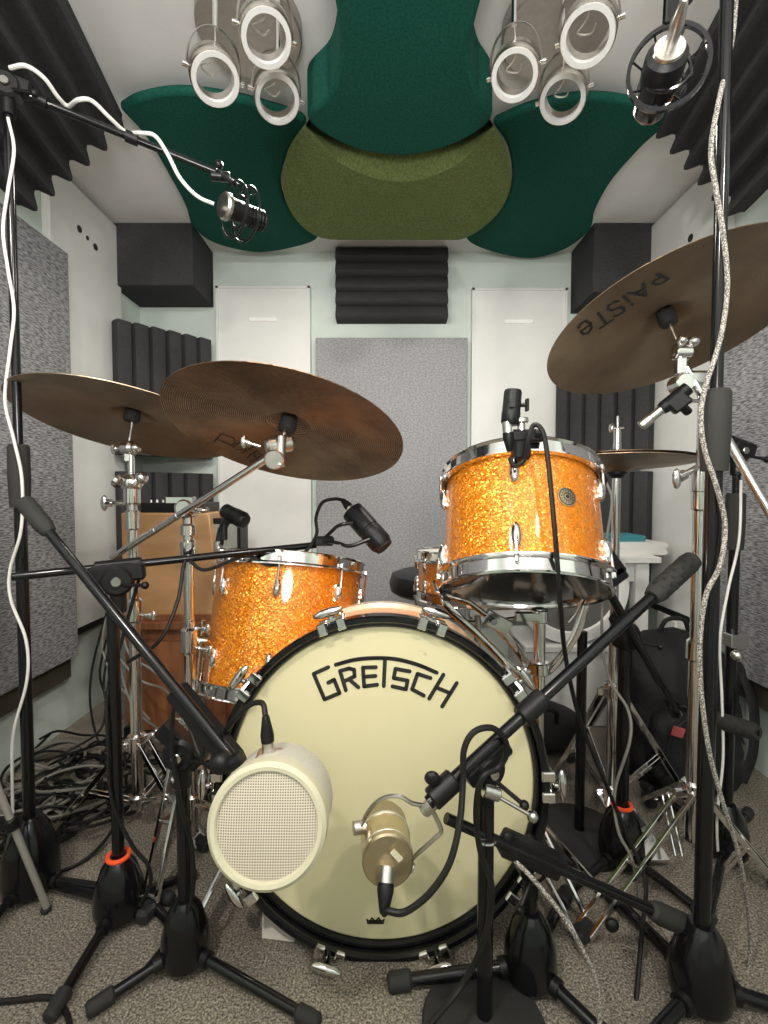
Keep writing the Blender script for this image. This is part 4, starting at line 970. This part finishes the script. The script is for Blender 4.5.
hat('upper hi-hat cymbal clamped on the rod right of the rack tom', .002, True)
hat('lower hi-hat cymbal facing up beneath its pair', -.026, False)
# bass drum pedal and hardware seen right of the kick
q = V((kc.x+.02, 1.32, 0))
t = thing('drum_pedal', 'bass drum pedal on the floor behind the bass drum', 'pedal', q)
part('footboard', MB().box(q+V((0, .02, .045)), (.085, .26, .01), y=(0, 1, -.2)), 'chrome', t)
part('frame', MB().cyl(q+V((-.05, -.10, 0)), q+V((-.05, -.10, .2)), .008).cyl(q+V((.05, -.10, 0)), q+V((.05, -.10, .2)), .008).cyl(q+V((-.06, -.10, .2)), q+V((.06, -.10, .2)), .007), 'chrome', t)
part('base_plate', MB().box(q+V((0, 0, .006)), (.10, .30, .010)), 'black', t)
# black hardware case, floor behind right
p = onz(590, 812)
t = thing('hardware_bag', 'low black hardware bag on the carpet under the hi-hat', 'bag', (.47, 1.55, 0))
part('body', MB().ball((.47, 1.60, .075), 1.0, (.21, .14, .078), n=32), 'nylon', t); part('handle', MB().tube([(.36, 1.50, .13), (.38, 1.46, .19), (.52, 1.46, .19), (.55, 1.50, .13)], .008, 8, smooth=5), 'nylon', t)

# ================================================================ MICROPHONES
def xlr(p, d, parent, L=.05, r=.009, boot='plastic'):
    p = V(p); d = V(d).normalized()
    x_ = part('plug', MB().lathe(p, d, [(0, 0), (r, 0), (r, L*.45), (r*.9, L*.47), (0, L*.47)], 20), 'nickel', parent)
    part('plug_boot', MB().lathe(p+d*L*.45, d, [(0, 0), (r*1.05, 0), (r*1.1, L*.2), (r*.6, L*.75), (r*.45, L*.8), (0, L*.8)], 20), boot, x_)
    return p+d*L*1.22
# M1 left overhead
m0 = A(225, 206, 1.13); m1 = A(256, 219, 1.19); d = (m1-m0).normalized()
t = thing('condenser_microphone', 'small condenser microphone in a shock mount at the end of the left overhead boom', 'microphone', m0)
part('body', MB().cyl(m0, m0+d*.06, .024, n=32), 'plastic', t)
part('end_cap', MB().lathe(m0-d*.006, d, [(0, 0), (.026, 0), (.030, .005), (.030, .012), (0, .012)], 32), 'nickel', t, label='silver end cap')
gl = part('grille', MB().lathe(m0+d*.06, d, [(0, 0), (.022, 0), (.022, .04), (.014, .046), (0, .047)], 32), 'bsatin', t)
rg = MB()
for k in range(5): rg.torus(m0+d*(.064+.008*k), d, .0225, .0018, 32, 6)
part('grille_rings', rg, 'black', gl)
sm = MB(); cM = m0+d*.035
for R_, o_ in ((.060, -.012), (.060, .018), (.034, 0)): sm.torus(cM+d*o_, d, R_, .0028, 40, 8)
x_, y_, _ = frame_of(d)
for k in range(6):
    an = 2*PI*k/6; n_ = x_*math.cos(an)+y_*math.sin(an); sm.tube([cM-d*.012+n_*.06, cM+n_*.034, cM+d*.018+n_*.06], .0015, 6); sm.tube([cM-d*.012+n_*.06, cM+d*.018+n_*.06], .002, 6)
part('shock_mount', sm, 'black', t)
part('mount_arm', MB().tube([cM+V((-.0, 0, .058)), e1+V((.02, 0, -.01)), e1], .006, 10).cyl(e1-V((.012, 0, .008)), e1+V((.03, .01, -.006)), .011).ball(e1+V((.01, -.01, .01)), .010), 'black', t)
cap1 = m0 - d*.006
# M2 right top
m0 = A(669, 50, .66); m1 = A(652, 104, .735); d = (m1-m0).normalized()
t = thing('studio_microphone', 'large condenser microphone in a round black shock mount at the upper right', 'microphone', m0)
part('body', MB().lathe(m0, d, [(0, 0), (.018, 0), (.026, .006), (.027, .012), (.026, .055), (0, .055)], 36), 'plastic', t)
gl = part('grille', MB().lathe(m0+d*.055, d, [(0, 0), (.025, 0), (.024, .03), (.017, .042), (0, .045)], 36), 'bsatin', t)
rg = MB()
for k in range(5): rg.torus(m0+d*(.060+.007*k), d, .0245-.0008*k, .0015, 32, 6)
part('grille_rings', rg, 'copper', gl)
part('end_disc', MB().lathe(m0-d*.004, d, [(0, 0), (.019, 0), (.020, .004), (0, .006)], 28), 'nickel', t)
xlr(m0-d*.004, -d, t, L=.045, r=.008, boot='nickel')
cM = A(668, 68, .685); nM = (-d*.6+(CAM-cM).normalized()*.4).normalized(); x_, y_, _ = frame_of(nM, (0, 0, 1)); sm = MB()
sm.lathe(cM-nM*.004, nM, [(.047, 0), (.052, 0), (.052, .008), (.047, .008), (.047, 0)], 56); sm.torus(cM+d*.004, d, .030, .0035, 36, 8); sm.torus(cM+d*.028, d, .030, .003, 36, 8)
for k in range(8):
    an = 2*PI*(k+.5)/8; n_ = x_*math.cos(an)+y_*math.sin(an); sm.tube([cM+n_*.048, cM+n_*.031+d*.01], .0014, 6)
part('shock_mount', sm, 'bsatin', t)
part('mount_arm', MB().box(cM+x_*.075, (.05, .018, .010), x=x_, ch=.3).tube([cM+x_*.09, eF], .007, 10).box(cM+x_*.085-y_*.02, (.03, .010, .01), x=x_), 'bsatin', t)
# M3 rack tom mic
bq = A(511, 418, .86)
t = thing('clip_microphone', 'black microphone clipped upright on the front rim of the rack tom', 'microphone', bq)
part('body', MB().lathe(A(510, 425, .86), A(513, 391, .86)-A(510, 425, .86), [(0, 0), (.014, 0), (.0165, .004), (.0165, .022), (.0158, .024), (.0155, .058), (.014, .062), (.010, .063), (0, .061)], 28), 'plastic', t)
part('head_window', MB().box(A(512, 403, .842), (.010, .004, .014)), 'ink', t)
part('thumb_screw', MB().cyl(A(518, 405, .86), A(526, 405, .86), .004).box(A(527, 405, .86), (.005, .012, .022), ch=.4), 'plastic', t)
endp = xlr(A(507, 422, .855), A(510, 455, .855)-A(507, 422, .855), t, L=.042, r=.009)
part('threaded_ring', MB().cyl(A(521, 418, .86), A(521, 423, .86), .013).cyl(A(521, 423, .86), A(522, 440, .86), .007), 'nickel', t)
part('rim_clamp', MB().box(A(525, 436, .862), (.065, .022, .022), ch=.35).box(A(521, 450, .862), (.030, .026, .034), ch=.3).cyl(A(534, 434, .855), A(540, 434, .855), .009), 'plastic', t)
# M4 floor tom mic
m0 = A(352, 511, 1.13); m1 = A(386, 549, 1.09); d = (m1-m0).normalized()
t = thing('dynamic_microphone', 'black cylindrical microphone in a yoke above the floor tom', 'microphone', m0)
part('body', MB().lathe(m0, d, [(0, .006), (.017, .006), (.019, 0), (.026, .0), (.027, .004), (.0275, .060), (.026, .062), (.026, .066), (.0275, .068), (.027, .105), (.022, .116), (0, .118)], 36), 'plastic', t)
part('grille_front', MB().lathe(m0+d*.108, d, [(0, 0), (.0255, -.003), (.021, .011), (0, .013)], 30), 'rubber', t)
sd = V((0, -1, 0)); yk = MB(); up_ = d.cross(sd).normalized()
bq = A(322, 541, 1.12)
yk.tube([A(353, 523, 1.09), A(340, 525, 1.09), A(333, 530, 1.11), bq], .0045, 8, smooth=4); yk.tube([A(370, 539, 1.06), A(350, 546, 1.06), A(338, 543, 1.08), bq], .0045, 8, smooth=4)
part('yoke', yk, 'black', t)
part('mount', MB().cyl(A(316, 541, 1.13), A(332, 541, 1.11), .012).box(bq, (.035, .022, .022), ch=.4), 'plastic', t)
pe = xlr(m0+d*.004+V((.001, 0, 0)), -d, t, L=.034, r=.0095)
tag(part('microphone_cable', MB().tube([pe, A(334, 499, 1.13), A(322, 503, 1.13), A(316, 518, 1.13), A(316, 536, 1.125), A(300, 556, 1.11), A(270, 565, 1.09), A(246, 556, 1.08), A(205, 570, 1.03), A(186, 560, 1.02), A(178, 600, .98), A(160, 640, .95), A(128, 662, .96)], .004, 8, smooth=8), 'cableb', loc=pe), 'black cable looping from the floor tom microphone back along its boom', 'cable')
# M5 small mic
m0 = A(224, 510, 1.13); m1 = A(250, 524, 1.10); d = (m1-m0).normalized()
t = thing('snare_microphone', 'short black microphone over the left rim of the floor tom', 'microphone', m0)
part('body', MB().lathe(m0, d, [(0, 0), (.014, 0), (.0175, .004), (.0175, .028), (.015, .030), (.019, .034), (.020, .060), (.016, .068), (0, .070)], 30), 'plastic', t)
part('clip_arm', MB().tube([m0+d*.02, A(222, 530, 1.13), A(219, 545, 1.12)], .010, 10).cyl(A(224, 524, 1.11), A(224, 540, 1.11), .008), 'plastic', t)
part('rim_clamp', MB().cyl(A(218, 541, 1.12), A(218, 556, 1.12), .010).ball(A(222, 550, 1.11), .014, (1, 1, .5)), 'nickel', t)
# M6 round cream mic
f0 = A(266, 827, .61); r0 = A(283, 794, .715); d = (f0-r0).normalized(); L = (f0-r0).length
t = thing('round_microphone', 'big cream drum-shaped microphone with perforated grille at the lower left of the bass drum', 'microphone', r0, axis=d)
part('body', MB().lathe(r0, d, [(0, 0), (.066, 0), (.074, .004), (.077, .012), (.077, L-.022), (0, L-.022)], 72), 'creamw', t)
part('front_rim', MB().lathe(r0, d, [(.066, L-.004), (.068, L), (.073, L+.001), (.0785, L-.004), (.0795, L-.012), (.0795, L-.024), (.07, L-.026), (.066, L-.004)], 72), 'cream', t)
part('grille', MB().lathe(r0, d, [(0, L-.004), (.05, L-.004), (.0675, L-.006), (.0675, L-.010), (0, L-.01)], 64), 'perf', t)
pl = A(269, 752, .675); ud = (V((0, -.05, 1))).normalized()
part('plug_plate', MB().box(pl+V((0, 0, -.005)), (.034, .030, .006)), 'nickel', t)
pe = xlr(pl-V((0, 0, .006)), A(266, 715, .68)-A(269, 750, .68), t, L=.048, r=.0088)
part('swivel_mount', MB().cyl(A(229, 765, .69), A(243, 757, .69), .011).ball(A(221, 762, .69), .017), 'plastic', t)
tag(part('microphone_cable', MB().tube([pe, A(262, 703, .69), A(248, 706, .70), A(232, 722, .71), A(222, 738, .74)], .0042, 8, smooth=8), 'cableb', loc=pe), 'short black cable arching over the cream round microphone', 'cable')
# M7 gold mic
g0_ = A(388, 862, .655); g1_ = A(384, 820, .765); d = (g1_-g0_).normalized(); L = .125
t = thing('gold_microphone', 'champagne gold condenser microphone in a yoke before the bass drum head', 'microphone', g0_)
part('body', MB().lathe(g0_, d, [(0, 0), (.034, 0), (.0365, .003), (.0365, .062), (0, .062)], 48), 'gold', t)
part('grille', MB().lathe(g0_+d*.062, d, [(0, 0), (.0355, 0), (.0355, .036), (.030, .052), (.018, .060), (0, .062)], 48), 'goldmesh', t)
part('band', MB().lathe(g0_+d*.060, d, [(.035, 0), (.0378, .001), (.0378, .005), (.035, .006)], 48).lathe(g0_+d*.012, d, [(.035, 0), (.0373, .001), (.0373, .004), (.035, .005)], 48), 'nickel', t)
xx, yy, _ = frame_of(d, (0, 0, 1))
part('switch_plate', MB().box(g0_-d*.0012+V((.012, 0, .010)), (.018, .003, .008), x=(1, 0, -1.1), y=d), 'cream', t)
dd = (A(386, 895, .62)-g0_).normalized()
pl_ = A(387, 866, .652); pe = xlr(pl_, A(385, 897, .63)-pl_, t, L=.042, r=.0105)
cl = A(430, 806, .67)
yk = MB().tube([A(361, 826, .70), A(368, 812, .68), A(381, 799, .67), A(399, 796, .665), A(412, 803, .665), cl], .0032, 8, smooth=3)
yk.tube([cl, A(441, 829, .67), A(436, 837, .67), A(413, 858, .675), A(409, 865, .69)], .0032, 8, smooth=3)
yk.cyl(A(353, 828, .70), A(366, 826, .705), .010).cyl(A(407, 865, .70), A(413, 868, .70), .008).cyl(A(424, 811, .67), A(437, 798, .665), .010)
part('yoke', yk, 'nickel', t)
tag(part('microphone_cable', MB().tube([pe, A(388, 911, .615), A(405, 912, .61), A(430, 893, .61), A(450, 862, .62), A(460, 820, .64), A(463, 780, .66), A(464, 750, .665), A(474, 732, .67), A(492, 728, .68), A(505, 740, .69), A(506, 755, .70), A(498, 768, .70), A(482, 778, .69), A(476, 810, .69), A(480, 850, .69), A(492, 888, .69), A(484, 940, .70), A(462, 985, .70), A(430, 1024, .66)], .0045, 10, smooth=8), 'cableb', loc=pe), 'thick black cable looping from the gold microphone round the stand head', 'cable')
# M8 hi-hat pencil mic
m0 = A(688, 388, 1.0); m1 = A(641, 426, 1.03); d = (m1-m0).normalized(); L = (m1-m0).length
t = thing('pencil_microphone', 'black pencil microphone with a pale silver tip pointing down to the hi-hat', 'microphone', m0)
part('body', MB().lathe(m0, d, [(0, 0), (.014, 0), (.014, L*.5), (.012, L*.56), (0, L*.56)], 24), 'plastic', t)
part('tip', MB().lathe(m0+d*L*.55, d, [(0, 0), (.0095, 0), (.0095, L*.22), (.0112, L*.24), (.0112, L*.44), (.009, L*.46), (0, L*.46)], 24), 'nickel', t, label='pale silver tip')
part('clip', MB().box(A(678, 402, 1.005), (.04, .026, .035), x=d, ch=.3).tube([A(678, 402, 1.005), A(688, 412, 1.02)], .009, 10), 'plastic', t)
# angular black mic near tom
t = thing('boom_microphone', 'angular black microphone pointing at the underside of the rack tom', 'microphone', A(610, 575, .95))
part('body', MB().box(A(608, 580, .955), (.072, .030, .030), x=A(625, 568, .95)-A(592, 592, .95), ch=.25).box(A(612, 563, .955), (.026, .030, .050), x=A(625, 568, .95)-A(592, 592, .95), ch=.25), 'plastic', t)
part('thin_stem', MB().tube([A(592, 588, .96), A(583, 598, .97), A(576, 612, .98), A(568, 622, .98)], .003, 8, smooth=4), 'chrome', t)

# ================================================================ CABLES
def cab(label, pts, r, m, nm='cable', sm=8):
    P = [A(*p) for p in pts]; return tag(part(nm, MB().tube(P, r, 8, smooth=sm), m, loc=P[0]), label, 'cable')
cab('white cable spiralling along the left overhead boom to its microphone', [(10, 68, .985), (26, 66, .98), (44, 78, 1.0), (58, 97, 1.03), (68, 106, 1.05), (78, 100, 1.02), (92, 101, 1.03), (110, 118, 1.06), (126, 132, 1.09), (140, 133, 1.07), (155, 136, 1.07), (168, 155, 1.09), (180, 178, 1.10), (197, 196, 1.11), (214, 204, 1.125)], .0042, 'cablew', 'overhead_cable')
cab('pale cable winding down the pole of the left foreground stand', [(8, 118, .985), (14, 150, .98), (8, 190, .985), (3, 230, .985), (8, 270, .98), (14, 310, .98), (10, 350, .985), (5, 400, .985), (14, 440, .97), (22, 480, .97), (21, 530, .975), (10, 570, .98), (11, 600, .98), (26, 640, .98), (27, 680, .98), (14, 730, .985), (12, 770, .985), (14, 860, .98)], .0030, 'cablew', 'pole_cable')
cab('grey braided cable hanging down the right foreground stand to the carpet', [(737, -20, .79), (732, 40, .79), (718, 105, .76), (711, 150, .75), (716, 190, .75), (724, 240, .76), (727, 290, .765), (720, 340, .76), (704, 392, .755), (701, 425, .75), (706, 455, .75), (716, 485, .75), (725, 525, .755), (720, 565, .75), (706, 595, .75), (700, 640, .755), (701, 690, .76), (709, 750, .76), (722, 800, .77), (740, 860, .80), (750, 930, .83), (746, 985, .83), (725, 1014, .79)], .0038, 'braid', 'braided_cable')
cab('grey braided cable crossing the carpet right of the short stand', [(512, 858, .74), (532, 878, .72), (560, 912, .71), (583, 950, .70), (597, 985, .70), (600, 1030, .70)], .0036, 'braid', 'braided_cable')
cab('thin pale cable hanging straight behind the right foreground stand', [(741, 480, 1.06), (739, 540, 1.06), (728, 590, 1.06), (720, 640, 1.06), (722, 700, 1.06), (723, 760, 1.06), (717, 820, 1.06), (720, 880, 1.06), (724, 950, .96)], .0028, 'cablew', 'hanging_cable')
cab('black cable hanging in front of the rack tom from its clip microphone', [(510, 458, .85), (514, 466, .84), (524, 460, .84), (528, 440, .83), (534, 425, .83), (543, 432, .82), (548, 460, .81), (552, 500, .79), (556, 545, .775), (560, 600, .79), (566, 660, .88), (580, 720, .95), (600, 770, .98), (625, 830, .98), (645, 880, .94), (642, 930, .86), (634, 1024, .76)], .0042, 'cableb', 'hanging_cable')
cab('grey cable drooping from the hi-hat towards the orange ring stand', [(606, 482, 1.12), (612, 500, 1.12), (608, 530, 1.12), (604, 560, 1.10), (602, 640, 1.06), (610, 680, 1.04), (628, 710, 1.02), (630, 740, 1.0), (615, 790, 1.0), (618, 830, .98), (632, 860, .97), (640, 905, .96)], .0032, 'cableg', 'hanging_cable')
cab('black cable hanging down beside the pole of the left orange ring stand', [(140, 575, 1.0), (122, 640, .97), (108, 690, .93), (108, 740, .92), (112, 800, .92), (132, 845, .92), (148, 865, .92), (150, 885, .92), (140, 905, .92)], .0038, 'cableb', 'hanging_cable')
cab('black cable curling round the boom of the stand with the round microphone', [(190, 700, .78), (200, 698, .76), (206, 715, .75), (204, 745, .74), (200, 755, .75), (178, 700, .80), (172, 740, .81), (180, 800, .81), (192, 850, .82), (190, 905, .82), (160, 950, .84), (110, 1010, .82)], .0038, 'cableb', 'hanging_cable')
P = [onz(-20, 1004, .006), onz(20, 1000, .006), onz(50, 998, .006), onz(66, 1012, .006), onz(72, 1040, .006)]
tag(part('floor_cable', MB().tube(P, .0045, 8, smooth=8), 'cableb', loc=P[0]), 'black cable curving over the carpet in the bottom left corner', 'cable')
# hanging bundle in front of the cabinet
rr = random.Random(3)
desc = ['outermost pale grey loop', 'second pale grey loop', 'thin black loop nearest the wall', 'black loop dropping to the carpet', 'pale loop crossing the cabinet door', 'grey loop lowest against the cabinet door', 'black loop tangled beside the chrome pole']
tr = [([(118, 600, 1.5), (106, 620, 1.5), (103, 650, 1.5), (115, 680, 1.48), (132, 700, 1.48), (150, 720, 1.48)], 'cableg'),
      ([(121, 602, 1.48), (112, 630, 1.48), (118, 655, 1.46), (140, 680, 1.46), (165, 690, 1.46), (176, 710, 1.46), (170, 735, 1.46), (150, 745, 1.45)], 'cableg'),
      ([(110, 600, 1.52), (94, 660, 1.52), (90, 700, 1.5), (98, 740, 1.48), (112, 745, 1.45)], 'cableb'),
      ([(114, 610, 1.5), (100, 670, 1.5), (106, 700, 1.5), (100, 730, 1.45), (70, 750, 1.4), (45, 762, 1.35)], 'cableb'),
      ([(120, 625, 1.47), (130, 655, 1.45), (152, 670, 1.45), (172, 690, 1.45), (176, 715, 1.45)], 'cableg'),
      ([(116, 640, 1.47), (126, 690, 1.45), (140, 715, 1.45), (165, 735, 1.45), (160, 750, 1.44)], 'cableg'),
      ([(112, 630, 1.5), (104, 690, 1.48), (122, 740, 1.42), (126, 770, 1.36)], 'cableb')]
for (pts, m), dsc in zip(tr, desc):
    cab('%s of the cables hanging behind the left stands' % dsc, pts, .0036, m, 'hanging_cable')
# heap
mb = MB(); mg = MB()
for k in range(42):
    cx = rr.uniform(-1.06, -.68); cy = rr.uniform(1.14, 1.58); R1 = rr.uniform(.05, .15); R2 = rr.uniform(.04, .11); a0 = rr.uniform(0, 6); z0 = rr.uniform(.006, .045); ph = rr.uniform(0, 6)
    P = []
    for j in range(10):
        an = a0+j*.75; ca, sa = math.cos(an)*R1, math.sin(an)*R2
        x = max(-1.13, cx+ca*math.cos(ph)-sa*math.sin(ph)); y = min(1.61, cy+ca*math.sin(ph)+sa*math.cos(ph))
        P.append((x, y, max(.005, z0+.012*math.sin(an*1.7))))
    (mg if k % 3 == 0 else mb).tube(P, .0042, 6, smooth=4)
tag(part('cable_heap', mb, 'cableb', loc=(-.88, 1.36, 0)), 'tangled heap of black cables on the carpet at the left wall', 'cables', kind='stuff')
tag(part('cable_heap', mg, 'cableg', loc=(-.85, 1.34, 0)), 'grey cables tangled among the black ones at the left wall', 'cables', kind='stuff')
# paper under the kick
P = [onz(262, 938, .001), onz(294, 942, .001), onz(300, 915, .001), onz(262, 905, .001)]
tag(part('paper_sheet', MB().prism(P, (0, 0, .0015)), 'paper', loc=P[0]), 'scrap of white paper on the carpet under the bass drum', 'paper')
